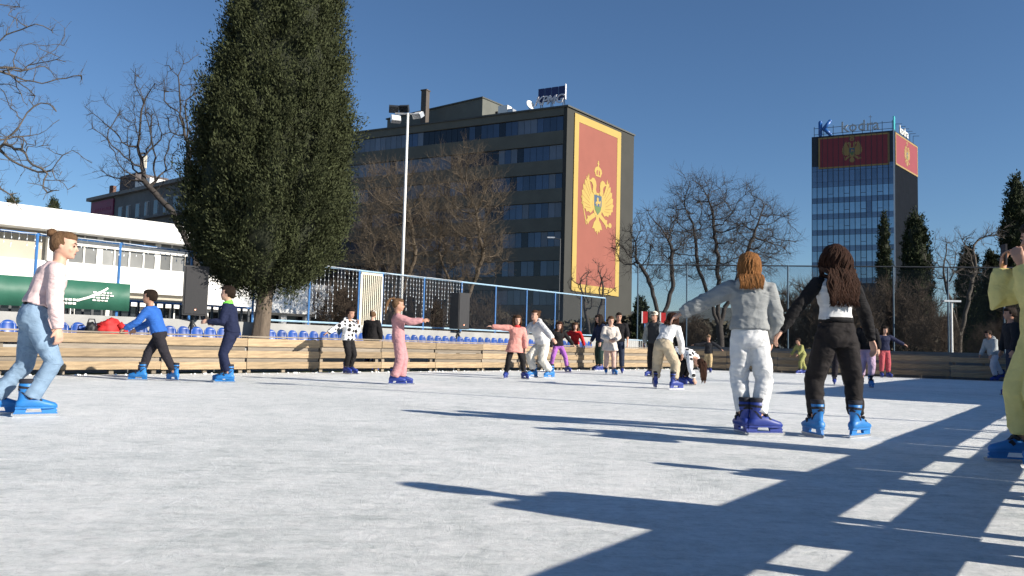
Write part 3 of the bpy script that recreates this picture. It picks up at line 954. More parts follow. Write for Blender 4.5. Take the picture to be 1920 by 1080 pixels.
for a, b in zip(posts, posts[1:]):
    if a > s_l - 0.5 or abs(a - s_g0) < 0.01: continue
    left_part = b < along(LB(0, FO), LBD, 420)
    if left_part or a > along(LB(0, FO), LBD, 560) - 1.0:
        nlc += 1
        lc = empty('icicle_lights', LB(0, FO), rz_l, None, 'string lights', 'icicle lights along the blue fence')
        cxp = (a + b) / 2
        if left_part:
            lc['label'] = 'short white icicle lights on the %s fence bay from the left edge' % ORD[nlc - 1]
        else:
            d_g = sum(1 for q in posts if (q < s_g0 - .1 and q >= a - .01)) if b <= s_g0 + .1 else sum(1 for q in posts if q > s_g1 - .1 and q <= a + .01)
            lc['label'] = 'long white icicle light curtain, %s bay %s of the cream gate' % (ORD[max(d_g, 0) if b <= s_g0 + .1 else d_g - 1], 'left' if b <= s_g0 + .1 else 'right')
        w_ = MB().tube([(a + 0.03, -0.05, HTOP + 0.015)] + [(a + (b - a) * k / 6, -0.05, HTOP + 0.01 + rl.uniform(-.02, .01)) for k in range(1, 6)] + [(b - 0.03, -0.05, HTOP + 0.015)], 0.008, 4)
        w_.build('wire', bulb_m, lc)
        sm = MB()
        x = a + 0.06
        while x < b - 0.04:
            ln = rl.uniform(.12, .30) if left_part else rl.choice([.55, .8, 1.0, 1.25]) * rl.uniform(.85, 1.1)
            xo = x
            p = [(xo, -0.05, HTOP)]
            k = 1
            while k * 0.12 < ln:
                p.append((xo + rl.uniform(-.008, .008), -0.05 + rl.uniform(-.006, .006), HTOP - k * 0.12))
                k += 1
            p.append((xo, -0.05, HTOP - ln))
            sm.tube(p, 0.003, 3, False)
            for q in p[1:]:
                sm.box(q, (0.014, 0.014, 0.034))
            x += 0.13 + rl.uniform(-.02, .02)
        sm.build('light_strands', bulb_m, lc)['kind'] = 'stuff'
gate = empty('metal_gate', LB(s_g0, FO + 0.0), rz_l, 'cream barred metal gate in the blue fence', 'gate')
gw_ = s_g1 - s_g0 - 0.08
for i in range(11):
    x = 0.06 + gw_ * (i + 0.5) / 11
    MB().box((x, -0.02, 1.88), (0.026, 0.026, 1.42)).build('bar', M['cream_paint'], gate)
for z in (1.14, 2.61):
    MB().box((0.04 + gw_ / 2, -0.02, z), (gw_, 0.05, 0.06)).build('frame_rail', M['cream_paint'], gate)
for x in (0.045, gw_ + 0.035):
    MB().box((x, -0.02, 1.875), (0.05, 0.05, 1.41)).build('frame_post', M['cream_paint'], gate)

# green banner on the fence
bs0, bs1 = along(LB(0, FO), LBD, -45), along(LB(0, FO), LBD, 235)
gbm = mat('banner_green', (0.022, 0.115, 0.075), 0.55, 0.18, 1.2, 0.2, 6)
bn = empty('banner', LB(0, FO - 0.06), rz_l, 'dark green printed banner tied to the fence behind the skater in jeans', 'banner')
ztop, zbot = 1.82, 1.24
mb = MB()
nb = 24
for i in range(nb + 1):
    x = bs0 + (bs1 - bs0) * i / nb
    wv = 0.012 * math.sin(i * 1.7) + 0.01 * math.sin(i * .6)
    mb.v.extend([(x, -0.02 + wv, zbot), (x, -0.02 + wv, ztop), (x, -0.032 + wv, zbot), (x, -0.032 + wv, ztop)])
for i in range(nb):
    k = i * 4
    mb.face((k, k + 4, k + 5, k + 1)); mb.face((k + 2, k + 3, k + 7, k + 6)); mb.face((k + 1, k + 5, k + 7, k + 3)); mb.face((k, k + 2, k + 6, k + 4))
mb.build('sheet', gbm, bn, True)
mb = MB()
rb = random.Random(6)
for row in range(4):
    x = bs0 + (bs1 - bs0) * 0.72
    xe = bs0 + (bs1 - bs0) * (0.86 - 0.015 * row)
    while x < xe:
        l = rb.uniform(.03, .09)
        mb.box((x + l / 2, -0.062, 1.60 - row * 0.055), (l, 0.006, 0.028))
        x += l + 0.022
for row in range(2):
    x = bs0 + (bs1 - bs0) * (0.50 + .01 * row)
    xe = bs0 + (bs1 - bs0) * (0.62 - .03 * row)
    while x < xe:
        l = rb.uniform(.03, .07)
        mb.box((x + l / 2, -0.062, 1.42 - row * 0.075), (l, 0.006, 0.045))
        x += l + 0.02
x0_ = bs0 + (bs1 - bs0) * 0.60
mb.prism([(0, 0), (0.25, 0.09), (0.5, 0.22), (0.62, 0.30), (0.64, 0.27), (0.5, 0.16), (0.28, 0.05), (0.03, -0.035)], (x0_, -0.060, 1.42), (1, 0, 0), (0, 0, 1), (0, -0.006, 0))
mb.build('white_print', M['white_paint'], bn)['kind'] = 'stuff'

# low dark railing behind the ledge on the left
rsa, rsb = along(LB(0, 3.4), LBD, -40), along(LB(0, 3.4), LBD, 470)
rl_ = empty('metal_railing', LB(0, 3.4), rz_l, 'low dark metal railing with thin bars behind the ledge on the left', 'railing')
nb = int((rsb - rsa) / 0.2)
bar_me = MB().box((0, 0, 0.76), (0.05, 0.04, 1.48)).mesh('bar', M['dark_steel'])
for i in range(nb):
    link('bar', bar_me, rl_, (rsa + (i + .5) * (rsb - rsa) / nb, 0, 0))
MB().box(((rsa + rsb) / 2, 0, 1.52), (rsb - rsa, 0.05, 0.05)).build('rail', M['blue_paint'], rl_)

# speakers on stands
led_m = bpy.data.materials.new('led_orange')
led_m.use_nodes = True
lp_ = led_m.node_tree.nodes['Principled BSDF']
lp_.inputs['Emission Color'].default_value = (1, .25, .05, 1)
lp_.inputs['Emission Strength'].default_value = 3
def speaker(px, off, rz, label, w_=0.46, h=1.06, z0=1.22):
    s = along(LB(0, off), LBD, px)
    sp_ = empty('loudspeaker', LB(s, off), rz, label, 'loudspeaker')
    mb = MB()
    mb.prism([(-w_ / 2, -.22), (w_ / 2, -.22), (w_ / 2 - .05, .22), (-w_ / 2 + .05, .22)], (0, 0, z0), (1, 0, 0), (0, 1, 0), (0, 0, h))
    mb.build('cabinet', M['black_pl'], sp_)
    MB().box((0, -.228, z0 + h / 2), (w_ - .05, .02, h - .06)).build('grille', M['grille'], sp_)
    MB().box((0.0, -.243, z0 + .12), (.022, .012, .022)).build('status_light', led_m, sp_)
    MB().tube([(0, 0, .6), (0, 0, z0 + .02)], 0.022, 8).build('pole', M['dark_steel'], sp_)
    for k in range(3):
        a = k * 2.094 + .4
        MB().tube([(0, 0, z0 - .12), (.40 * math.cos(a), .40 * math.sin(a), .55)], 0.013, 6).build('leg', M['dark_steel'], sp_)
speaker(359, 1.45, rz_l - R(18), 'tall black loudspeaker on a stand beside the cypress', 0.50, 1.08, 1.2)
speaker(859, 1.45, rz_l - R(4), 'black loudspeaker on a stand by the blue fence, right of the gate', 0.44, 1.08, 1.18)

# floodlight mast
fm = at(751, 600, 27.5); fm.z = 0
fmast = empty('floodlight_mast', fm, 0, 'tall white floodlight mast with four lamps behind the blue fence', 'floodlight')
MB().tube([(0, 0, 0), (0, 0, 8.75)], [0.058, 0.042], 10).build('pole', M['white_paint'], fmast, True)
MB().tube([(-.45, 0, 8.72), (.42, 0, 8.72)], 0.035, 6).build('crossarm', M['steel'], fmast)
for i, (dx, dz, rx, rz) in enumerate(((-.50, .10, 35, 10), (-.14, .12, 30, -10), (-.42, -.26, -25, 20), (.36, -.10, -55, -30))):
    Mr = Matrix.Rotation(R(rz), 3, 'Z') @ Matrix.Rotation(R(rx), 3, 'X')
    l_ = MB().box((dx, 0, 8.78 + dz), (.34, .16, .24), Mr).build('lamp_head', M['steel'] if i > 1 else M['dark_steel'], fmast)
    MB().box(Vector((dx, 0, 8.78 + dz)) + Mr @ Vector((0, -.085, 0)), (.29, .02, .2), Mr).build('lamp_glass', M['white_paint'] if i > 1 else M['glass_dk'], l_)
tp = at(1047, 620, 38); tp.z = 0
pl = empty('lamp_post', tp, 0, 'thin grey lamp post in front of the office end wall', 'lamp post')
MB().tube([(0, 0, 0), (0, 0, 5.9)], [0.04, 0.025], 8).build('pole', M['dark_steel'], pl)
MB().tube([(0, 0, 5.85), (-.35, 0, 5.94)], 0.02, 6).build('arm', M['dark_steel'], pl)
MB().box((-.45, 0, 5.94), (.35, .12, .06)).build('lamp_head', M['steel'], pl)
tp = at(1785, 650, 33); tp.z = 0
pl = empty('lamp_post', tp, 0, 'short white post with a flat lamp head behind the far terrace', 'lamp post')
MB().tube([(0, 0, 0), (0, 0, 3.0)], [0.05, 0.04], 8).build('pole', M['white_paint'], pl)
MB().box((-.0, 0, 3.04), (.7, .2, .07)).build('lamp_head', M['steel'], pl)

# tall far net fence
ff0 = at(1195, 600, 36); ff0.z = 0
ff1 = at(1990, 600, 33); ff1.z = 0
fd = (ff1 - ff0).normalized()
fl_len = (ff1 - ff0).length
nf_ = empty('wire_fence', ff0, math.atan2(fd.y, fd.x), 'tall thin wire fence behind the far end of the rink', 'fence')
HF = 4.55
far_blue = mat('dull_blue_paint', (0.02, 0.06, 0.10), 0.6, 0.2, 4)
n_p = 8
for i in range(n_p + 1):
    x = fl_len * i / n_p
    MB().tube([(x, 0, 0), (x, 0, HF)], 0.036, 6).build('post', far_blue, nf_)
    if i < n_p:
        x2 = fl_len * (i + 1) / n_p
        MB().tube([(x, 0, HF - .02), (x2, 0, HF - .02)], 0.03, 5).build('top_rail', M['dark_steel'], nf_)
        nm = MB()
        nm.v = [(x, 0.05, 0.1), (x2, 0.05, 0.1), (x2, 0.05, HF), (x, 0.05, HF)]
        nm.face((0, 1, 2, 3))
        nm.build('wire_net', M['net'], nf_)
# end section of the left fence: white posts, red notices, white railing by the corner
for i, px in enumerate((1209, 1243)):
    p = at(px, 590, 33.5 + i * .6); p.z = 0
    n_ = empty('notice_board', p, R(-8), ('red and white notice board at the corner behind the man in a pale hat', 'red and white notice board right of the man in a pale hat')[i], 'notice board')
    MB().box((0.02, 0, 2.06), (0.20, .03, .48)).build('board', M['red'], n_)
    MB().box((-.105, -.002, 2.06), (0.05, .036, .50)).build('white_edge', M['white_paint'], n_)
    MB().tube([(0, .03, 0), (0, .03, 2.3)], 0.03, 6).build('post', M['blue_paint'], n_)
cr = empty('crowd_barrier', LB(19.4, 0.7), rz_l, 'small white crowd railing behind the barrier near the far corner', 'railing')
for i in range(14):
    MB().tube([(i * .14, 0, .1), (i * .14, 0, 1.06)], 0.012, 5).build('bar', M['white_paint'], cr)
for z in (.12, 1.06):
    MB().tube([(-.05, 0, z), (14 * .14, 0, z)], 0.018, 6).build('rail', M['pale_paint'], cr)

# ------------------------------------------------------------------ things right of the frame that cast the shadows
cabin = empty('rental_cabin', V3(10.72, 11.3), math.atan2(RBD.y, RBD.x), 'long wooden skate rental cabin beyond the right barrier', 'cabin')
MB().box((9.6, -1.9, 1.36), (19, 3.6, 2.72)).build('wall', M['plank'], cabin)
MB().box((9.5, -1.9, 2.86), (19.2, 3.9, 0.26)).build('roof', M['plank_grey'], cabin)
for i in range(4):
    wq = MB().box((3 + i * 4.2, -.09, 1.6), (1.6, .06, 1.0)).build('window', M['glass_dk'], cabin)
    MB().box((3 + i * 4.2, -.05, 1.06), (1.8, .14, .07)).build('sill', M['plank_grey'], wq)
mp_ = V3(.04, 11.21) + Vector((SUN_AZ.x, SUN_AZ.y, 0)) * 10.6
mst = empty('lamp_post', mp_, 0, 'slim lamp post behind the right barrier whose shadow crosses the ice', 'lamp post')
MB().tube([(0, 0, 0), (0, 0, 6.6)], [0.05, 0.035], 8).build('pole', M['steel'], mst)
MB().box((0, 0, 6.62), (.45, .2, .1)).build('lamp_head', M['dark_steel'], mst)
# snow crumbs scraped up by the boards
cm = mat('snow', (0.9, 0.92, 0.93), 0.8, 0.03, 20)
mb = MB()
rc = random.Random(12)
for i in range(260):
    s = rc.uniform(-6, 22)
    p = LB(s, -0.26 - abs(rc.gauss(0, .12)), 0.0)
    r_ = rc.uniform(.008, .03)
    mb.ell((p.x, p.y, r_ * .3), (r_, r_ * rc.uniform(.6, 1.2), r_ * .7), None, 6, 4)
tag(mb.build('snow_crumbs', cm, None, True), 'scraped snow crumbs lying on the ice', 'snow', None, 'stuff')

# ------------------------------------------------------------------ trees
def frusta(P0, P1, r0, r1, n):
    d = P1 - P0
    L = np.linalg.norm(d, axis=1, keepdims=True)
    d = d / np.maximum(L, 1e-9)
    ref = np.where(np.abs(d[:, 2:3]) < 0.9, np.array([[0, 0, 1.0]]), np.array([[1.0, 0, 0]]))
    a = np.cross(d, ref)
    a /= np.linalg.norm(a, axis=1, keepdims=True)
    b = np.cross(a, d)
    th = np.arange(n) * 2 * np.pi / n
    ring = a[:, None, :] * np.cos(th)[None, :, None] + b[:, None, :] * np.sin(th)[None, :, None]
    A = P0[:, None, :] + ring * r0[:, None, None]
    B = P1[:, None, :] + ring * r1[:, None, None]
    V = np.concatenate([A, B], axis=1).reshape(-1, 3)
    base = (np.arange(len(P0)) * 2 * n)[:, None]
    j = np.arange(n)
    F = np.stack([base + j, base + (j + 1) % n, base + n + (j + 1) % n, base + n + j], axis=2).reshape(-1, 4)
    return V, F

def grow(attr, trunks, D, dk, iters=150, trop=(0, 0, .05), jit=.12, seed=1, di=1e9):
    g = np.random.default_rng(seed)
    N, par = [], []
    for tr in trunks:
        start = tr[0] if isinstance(tr[0], int) else None
        pts = tr[1:] if start is not None else tr
        prev = start if start is not None else -1
        pts = [Vector(p) for p in pts]
        if start is not None: pts = [Vector(N[start])] + pts
        for k in range(len(pts) - 1):
            m_ = max(1, int((pts[k + 1] - pts[k]).length / D))
            for q in range(m_ + (1 if k == len(pts) - 2 else 0)):
                p = pts[k].lerp(pts[k + 1], q / m_)
                if start is not None and k == 0 and q == 0: continue
                N.append(np.array(p) + (g.normal(0, D * .10, 3) if q or k else 0))
                par.append(prev)
                prev = len(N) - 1
    N = [np.array(p) for p in N]
    A = np.array(attr)
    nn = np.zeros(len(A), int)
    nd_ = np.full(len(A), 1e18)
    def upd(i0):
        X = np.array(N[i0:])
        dd = ((A[:, None, :] - X[None]) ** 2).sum(2)
        k = dd.argmin(1)
        m_ = dd[np.arange(len(A)), k]
        better = m_ < nd_
        nn[better] = k[better] + i0
        nd_[better] = m_[better]
    upd(0)
    alive = np.ones(len(A), bool)
    trop = np.array(trop)
    seen = {}
    for it in range(iters):
        act = alive & (nd_ < di * di)
        if not act.any(): break
        idx = nn[act]
        dirs = A[act] - np.array([N[i] for i in idx])
        dirs /= np.maximum(np.linalg.norm(dirs, axis=1, keepdims=True), 1e-9)
        acc = {}
        for i, d in zip(idx, dirs):
            acc[i] = acc.get(i, 0) + d
        i0 = len(N)
        for i, d in acc.items():
            if seen.get(i, 0) >= 3: continue
            seen[i] = seen.get(i, 0) + 1
            d = d / max(np.linalg.norm(d), 1e-9) + trop + g.normal(0, jit, 3)
            d /= np.linalg.norm(d)
            N.append(N[i] + d * D * g.uniform(.8, 1.15))
            par.append(i)
        if len(N) == i0: break
        upd(i0)
        alive &= nd_ > dk * dk
    return np.array(N), np.array(par)

def bare_tree(name, label, base, attr, trunks, D, dk, r_base, tip, m, seed=1, twigs=3, twig_len=.5, twig_r=.006, trop=(0, 0, .05), jit=.12, up=.35, parent_tag=True, group=None, cat='tree', expo=2.3):
    g = np.random.default_rng(seed + 50)
    N, par = grow(attr, trunks, D, dk, 170, trop, jit, seed)
    acc = np.zeros(len(N))
    kids = np.zeros(len(N), int)
    for i in range(len(N) - 1, -1, -1):
        if acc[i] == 0: acc[i] = 1.0
        if par[i] >= 0:
            acc[par[i]] += acc[i]
            kids[par[i]] += 1
    rr = acc ** (1 / expo)
    mxr = rr.max()
    rr = tip + (rr - 1) / max(mxr - 1, 1e-6) * (r_base - tip)
    e = np.array([i for i in range(len(N)) if par[i] >= 0])
    base = np.array(base)
    P0, P1 = N[par[e]] - base, N[e] - base
    r1 = rr[e]
    r0 = np.minimum(rr[par[e]], r1 * 1.5 + .002)
    thick = r1 > r_base * .35
    root = empty(name, base, 0, label, cat, group)
    V1, F1 = frusta(P0[thick], P1[thick], r0[thick], r1[thick], 8)
    link('trunk', mesh_np('trunk', V1, F1, m, True), root)
    V2, F2 = frusta(P0[~thick], P1[~thick], r0[~thick], r1[~thick], 4)
    # twigs on the thin branches
    thin = np.where(rr < max(tip * 4.5, r_base * .22))[0]
    thin = thin[par[thin] >= 0]
    src = np.repeat(thin, twigs)
    src = src[g.random(len(src)) < .85]
    bd = N[src] - N[par[src]]
    bd /= np.maximum(np.linalg.norm(bd, axis=1, keepdims=True), 1e-9)
    d1 = bd * .7 + g.normal(0, .55, (len(src), 3)) + np.array([0, 0, up])
    d1 /= np.linalg.norm(d1, axis=1, keepdims=True)
    L = g.uniform(.35, 1.0, (len(src), 1)) * twig_len
    s0 = N[src] - base - bd * g.uniform(0, 1, (len(src), 1)) * D
    s1 = s0 + d1 * L * .55
    d2 = d1 + g.normal(0, .28, (len(src), 3)) + np.array([0, 0, up * .3])
    d2 /= np.linalg.norm(d2, axis=1, keepdims=True)
    s2 = s1 + d2 * L * .45
    d3 = d1 + g.normal(0, .6, (len(src), 3))
    d3 /= np.linalg.norm(d3, axis=1, keepdims=True)
    s3 = s1 + d3 * L * .40
    tr_ = np.full(len(src), twig_r)
    V3_, F3 = frusta(np.concatenate([s0, s1, s1]), np.concatenate([s1, s2, s3]), np.concatenate([tr_, tr_ * .7, tr_ * .65]), np.concatenate([tr_ * .7, tr_ * .3, tr_ * .3]), 3)
    V = np.concatenate([V2, V3_])
    F = np.concatenate([F2, F3 + len(V2)])
    link('crown', mesh_np('crown', V, F, m), root)
    return root

def blob_pts(c, r, n, seed, shell=.35):
    g = np.random.default_rng(seed)
    p = g.normal(0, 1, (n, 3))
    p /= np.linalg.norm(p, axis=1, keepdims=True)
    p *= (shell + (1 - shell) * g.random((n, 1))) ** .8
    return np.array(c) + p * np.array(r)
def pix_blob(cx, cy, rx, ry, Y, dep, n, seed, shell=.3):
    c = at(cx, cy, Y)
    k = Y / FPX
    return blob_pts(c, (rx * k, dep, ry * k), n, seed, shell)
def G(px, Y):
    p = at(px, 640, Y); p.z = 0
    return p

bark_grey = mat('grey_bark', (0.085, 0.072, 0.060), 0.9, 0.3, 6, 0.5, 30)
bark_dark = mat('dark_bark', (0.045, 0.038, 0.034), 0.9, 0.3, 5, 0.4, 25)
bark_brown = mat('brown_twigs', (0.105, 0.080, 0.054), 0.9, 0.3, 1.5)
bark_shrub = mat('shrub_twigs', (0.070, 0.050, 0.034), 0.9, 0.3, 1.0)

# near tree at left whose branches reach into the frame
b = G(-300, 15.5)
A_ = np.concatenate([pix_blob(-150, 110, 300, 250, 15.5, 2.2, 520, 1, .25), pix_blob(60, 300, 110, 60, 15.0, 1.0, 60, 2, .2), pix_blob(40, 370, 90, 40, 14.6, .7, 26, 22, .2)])
bare_tree('bare_tree', 'bare tree with long branches reaching in from the left edge', b, A_, [[b, b + V3(.1, 0, 1.6), b + V3(.3, 0, 2.8)], [8, at(-150, 330, 15.3), at(10, 270, 15.2)], [9, at(-200, 200, 15.5), at(-40, 110, 15.4)]], .17, .19, .115, .006, bark_grey, 3, 2, .35, .0038, (0, 0, .08), .16, .3)
# second bare tree left of the cypress
b = G(393, 26)
A_ = np.concatenate([pix_blob(270, 240, 105, 120, 26, 2.0, 260, 4, .2), pix_blob(350, 220, 75, 150, 26, 1.6, 200, 5, .2), pix_blob(225, 320, 60, 60, 26, 1.2, 60, 6, .2)])
bare_tree('bare_tree', 'slender bare tree standing behind the left side of the cypress', b, A_, [[b, at(380, 540, 26), at(362, 470, 26), at(320, 395, 26), at(270, 340, 26)], [14, at(385, 430, 26), at(350, 330, 26)]], .25, .28, .12, .007, bark_dark, 5, 3, .6, .005, (0, 0, .10), .14, .5)
# brown dense trees in front of the office block
for i, (bx, cx, cy, rx, ry, Y, lab) in enumerate(((735, 735, 420, 100, 130, 46, 'bare brown tree thick with twigs behind the floodlight mast'), (862, 868, 410, 100, 140, 47.5, 'bare brown tree with pale upper limbs right of the floodlight mast'))):
    b = G(bx, Y)
    A_ = np.concatenate([pix_blob(cx, cy, rx, ry, Y, 3.0, 620, 10 + i, .15), pix_blob(cx, cy + 70, rx * .95, 60, Y, 2.8, 180, 30 + i, .2)])
    bare_tree('bare_tree', lab, b, A_, [[b, at(bx + 2, 570, Y), at(bx + 6, 520, Y)], [6, at(bx - 40, 470, Y)], [6, at(bx + 45, 480, Y), at(bx + 30, 390, Y)]], .36, .36, .15, .009, bark_brown, 20 + i, 6, 1.4, .0078, (0, 0, .16), .16, .75)
# small tree in front of the flag
b = G(1112, 38.5)
A_ = pix_blob(1112, 535, 55, 55, 38.5, 1.2, 150, 40, .25)
bare_tree('bare_tree', 'small forked bare tree in front of the big flag', b, A_, [[b, at(1108, 620, 38.5), at(1112, 600, 38.5)], [4, at(1095, 560, 38.5)], [4, at(1130, 560, 38.5)]], .24, .26, .11, .009, bark_dark, 41, 2, .5, .007, (0, 0, .1), .15, .5)
# big bare trees right of the office block
b = G(1352, 45)
A_ = np.concatenate([pix_blob(1362, 440, 135, 110, 45, 3.4, 950, 42, .1), pix_blob(1300, 370, 60, 55, 45, 2, 160, 43, .2), pix_blob(1430, 470, 70, 55, 45, 2, 130, 44, .2)])
bare_tree('bare_tree', 'broad bare tree spreading against the sky behind the girl in grey', b, A_, [[b, at(1350, 600, 45), at(1345, 560, 45)], [6, at(1308, 500, 45), at(1300, 420, 45)], [6, at(1345, 480, 45), at(1335, 400, 45)], [6, at(1395, 490, 45), at(1420, 420, 45)]], .34, .33, .20, .009, bark_dark, 45, 5, 1.1, .007, (0, 0, .0), .14, .2, expo=2.05)
b = G(1238, 43)
A_ = np.concatenate([pix_blob(1240, 460, 75, 85, 43, 2.2, 330, 46, .2), pix_blob(1185, 470, 55, 60, 43, 1.6, 110, 47, .2)])
bare_tree('bare_tree', 'leaning bare tree between the big flag and the broad tree', b, A_, [[b, at(1236, 600, 43), at(1222, 540, 43), at(1190, 480, 43)], [5, at(1262, 540, 43), at(1258, 460, 43)]], .32, .33, .16, .009, bark_dark, 48, 5, .85, .0075, (0, 0, .08), .15, .4, expo=2.1)
b = G(1800, 50)
A_ = np.concatenate([pix_blob(1790, 500, 60, 80, 50, 2.2, 240, 49, .2), pix_blob(1865, 440, 40, 30, 50, 1.6, 50, 39, .2)])
bare_tree('bare_tree', 'bare pale tree between the cypresses at far right', b, A_, [[b, at(1795, 600, 50), at(1790, 560, 50)], [5, at(1770, 520, 50)], [5, at(1830, 500, 50)]], .36, .40, .16, .012, bark_grey, 52, 3, .8, .010, (0, 0, .08), .15, .4)

# brown shrubs: two built, the rest copies
def shrub(name, label, base, w_, h, seed, m, n=260, group='brown shrubs beyond the fences'):
    base = Vector(base)
    A_ = blob_pts(base + V3(0, 0, h * .55), (w_, w_ * .8, h * .45), n, seed, .15)
    return bare_tree(name, label, base, A_, [[base, base + V3(.05, 0, h * .12)], [0, base + V3(-w_ * .3, 0, h * .25)], [0, base + V3(w_ * .3, .2, h * .25)]], .34, .36, .10, .014, m, seed, 9, 1.25, .014, (0, 0, .1), .2, .6, True, group, 'shrub')
shr = [shrub('bare_shrub', None, G(1545, 47), 2.6, 5.2, 61, bark_shrub), shrub('bare_shrub', None, G(1640, 50), 2.8, 5.4, 62, bark_shrub)]
shr[0]['label'] = 'brown leafless shrub right behind the girl in black, beyond the far fence'
shr[1]['label'] = 'tall brown leafless shrub left of the thick cypress beyond the far fence'
spots = [(1490, 52, 1.0, 'brown leafless shrub left of the girl in black, beyond the far fence'), (1590, 46, .8, 'lower brown shrub in front of the glass tower'), (1700, 48, .92, 'brown shrub at the foot of the thick cypress'),
         (1755, 44, .62, 'low brown shrub behind the short white post'), (1860, 45, .55, 'low brown shrub under the paired cypresses'), (1420, 55, .75, 'low brown shrub behind the broad bare tree'), (1300, 52, .6, 'low brown shrub left of the broad bare tree'),
         (640, 44, .72, 'low brown shrub behind the light curtain left of the gate'), (700, 41, .62, 'low brown shrub behind the cream gate'), (790, 42, .75, 'low brown shrub under the brown twiggy trees'), (900, 44, .70, 'low brown shrub above the second loudspeaker'), (985, 46, .62, 'low brown shrub at the dark base of the office block'), (1925, 47, .8, 'brown shrub behind the person in yellow')]
for k, (px, Y, sc, lab) in enumerate(spots):
    src = shr[k % 2]
    c = src.copy()
    COL.objects.link(c)
    c.location = G(px, Y)
    c.scale = (sc, sc, sc * (1 + .1 * math.sin(k)))
    c.rotation_euler = (0, 0, k * 1.3)
    c['label'] = lab
    for ch in list(src.children):
        q = ch.copy()
        COL.objects.link(q)
        q.parent = c

# evergreens
leaf_m = mat('cypress_leaf', (0.040, 0.047, 0.019), 0.8, 0.4, 2.2, 0, island=0.22, spec=0.2)
leaf_dk = mat('dark_cypress_leaf', (0.030, 0.040, 0.016), 0.8, 0.3, 1.2, 0, island=0.4, spec=0.2)
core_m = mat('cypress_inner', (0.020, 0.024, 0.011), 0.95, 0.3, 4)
bark_cy = mat('cypress_bark', (0.15, 0.115, 0.085), 0.9, 0.35, 9, 0.8, 25, stretch=(6, 6, .6))
def cypress(name, label, base, prof, drift, ncl, ntri, size, lm, seed, trunk_r, trunk_h, lump_amp=.16, trunk_lean=(0, 0), ll=.11):
    """prof: list of (z, radius)"""
    g = np.random.default_rng(seed)
    base = Vector(base)
    zs = np.array([p[0] for p in prof]); rs = np.array([p[1] for p in prof])
    root = empty(name, base, 0, label, 'tree')
    # sample heights by area
    zz = np.linspace(zs[0], zs[-1], 400)
    ww = np.interp(zz, zs, rs) + .12
    cdf = np.cumsum(ww); cdf /= cdf[-1]
    z = np.interp(g.random(ncl), cdf, zz)
    th = g.random(ncl) * 2 * np.pi
    rad = np.interp(z, zs, rs)
    sc = max(rs) / 2.1
    lum = np.array([noise.noise(Vector((math.cos(a) * 2.1, math.sin(a) * 2.1, zq * .55 / sc + seed))) + .6 * noise.noise(Vector((math.cos(a) * 5, math.sin(a) * 5, zq * 1.5 / sc + seed))) for a, zq in zip(th, z)])
    rad2 = rad * (1 + lump_amp * lum) * g.uniform(.82, 1.0, ncl)
    cx = drift[0] * (z - zs[0]); cy = drift[1] * (z - zs[0])
    C = np.stack([cx + rad2 * np.cos(th), cy + rad2 * np.sin(th), z], 1)
    slope = np.interp(z, (zs[1:] + zs[:-1]) / 2, -(np.diff(rs) / np.diff(zs)))
    O = np.stack([np.cos(th), np.sin(th), np.clip(slope, -1, 1.5)], 1)
    O /= np.linalg.norm(O, axis=1, keepdims=True)
    csz = size * g.uniform(.55, 1.3, (ncl, 1))
    axis = O * .55 + np.array([0, 0, .80]) + g.normal(0, .28, (ncl, 3))
    axis /= np.linalg.norm(axis, axis=1, keepdims=True)
    # each clump: leaf triangles fanned round its axis
    T = ncl * ntri
    c = np.repeat(C, ntri, 0); ax = np.repeat(axis, ntri, 0); s_ = np.repeat(csz, ntri, 0)
    off = np.clip(g.normal(0, .17, (T, 3)), -.36, .36) * s_ + ax * np.clip(g.normal(0, .50, (T, 1)), -.8, .75) * s_
    d = ax + g.normal(0, .42, (T, 3))
    d /= np.linalg.norm(d, axis=1, keepdims=True)
    p0 = c + off - ax * s_ * .2
    L = ll * g.uniform(.6, 1.3, (T, 1))
    side = np.cross(d, g.normal(0, 1, (T, 3)))
    side /= np.maximum(np.linalg.norm(side, axis=1, keepdims=True), 1e-6)
    wd_ = ll * g.uniform(.25, .50, (T, 1))
    a = p0 - side * wd_ * .5 + d * L * .35
    b = p0 + side * wd_ * .5 + d * L * .35
    V = np.stack([p0, a, p0 + d * L, b], 1).reshape(-1, 3)
    F = np.arange(T * 4).reshape(-1, 4)
    cr_ = link('crown', mesh_np('crown', V, F, lm), root)
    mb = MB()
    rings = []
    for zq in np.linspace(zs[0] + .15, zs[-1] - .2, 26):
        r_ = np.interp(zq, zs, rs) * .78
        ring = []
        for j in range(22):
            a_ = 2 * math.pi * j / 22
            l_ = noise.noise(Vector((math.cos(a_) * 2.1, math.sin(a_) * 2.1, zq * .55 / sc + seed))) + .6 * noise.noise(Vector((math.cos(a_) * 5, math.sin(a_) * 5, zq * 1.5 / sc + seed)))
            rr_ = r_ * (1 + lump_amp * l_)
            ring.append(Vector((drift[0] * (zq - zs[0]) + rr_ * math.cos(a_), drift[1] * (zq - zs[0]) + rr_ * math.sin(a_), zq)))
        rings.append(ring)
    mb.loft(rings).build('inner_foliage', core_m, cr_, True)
    mb = MB()
    rings = []
    for k in range(9):
        t = k / 8
        zq = t * trunk_h
        ring = []
        for j in range(18):
            a_ = 2 * math.pi * j / 18
            rr_ = trunk_r * (1.25 - .45 * t if t > .1 else 1.4 - 1.2 * t) * (1 + .13 * math.sin(a_ * 5 + t * 1.5) + .06 * noise.noise((a_ * 2, t * 3, seed)))
            ring.append(Vector((trunk_lean[0] * t + rr_ * math.cos(a_), trunk_lean[1] * t + rr_ * math.sin(a_), zq)))
        rings.append(ring)
    mb.loft(rings).build('trunk', bark_cy, root, True)
    return root
tb = at(482, 640, 18.6); tb.z = 0
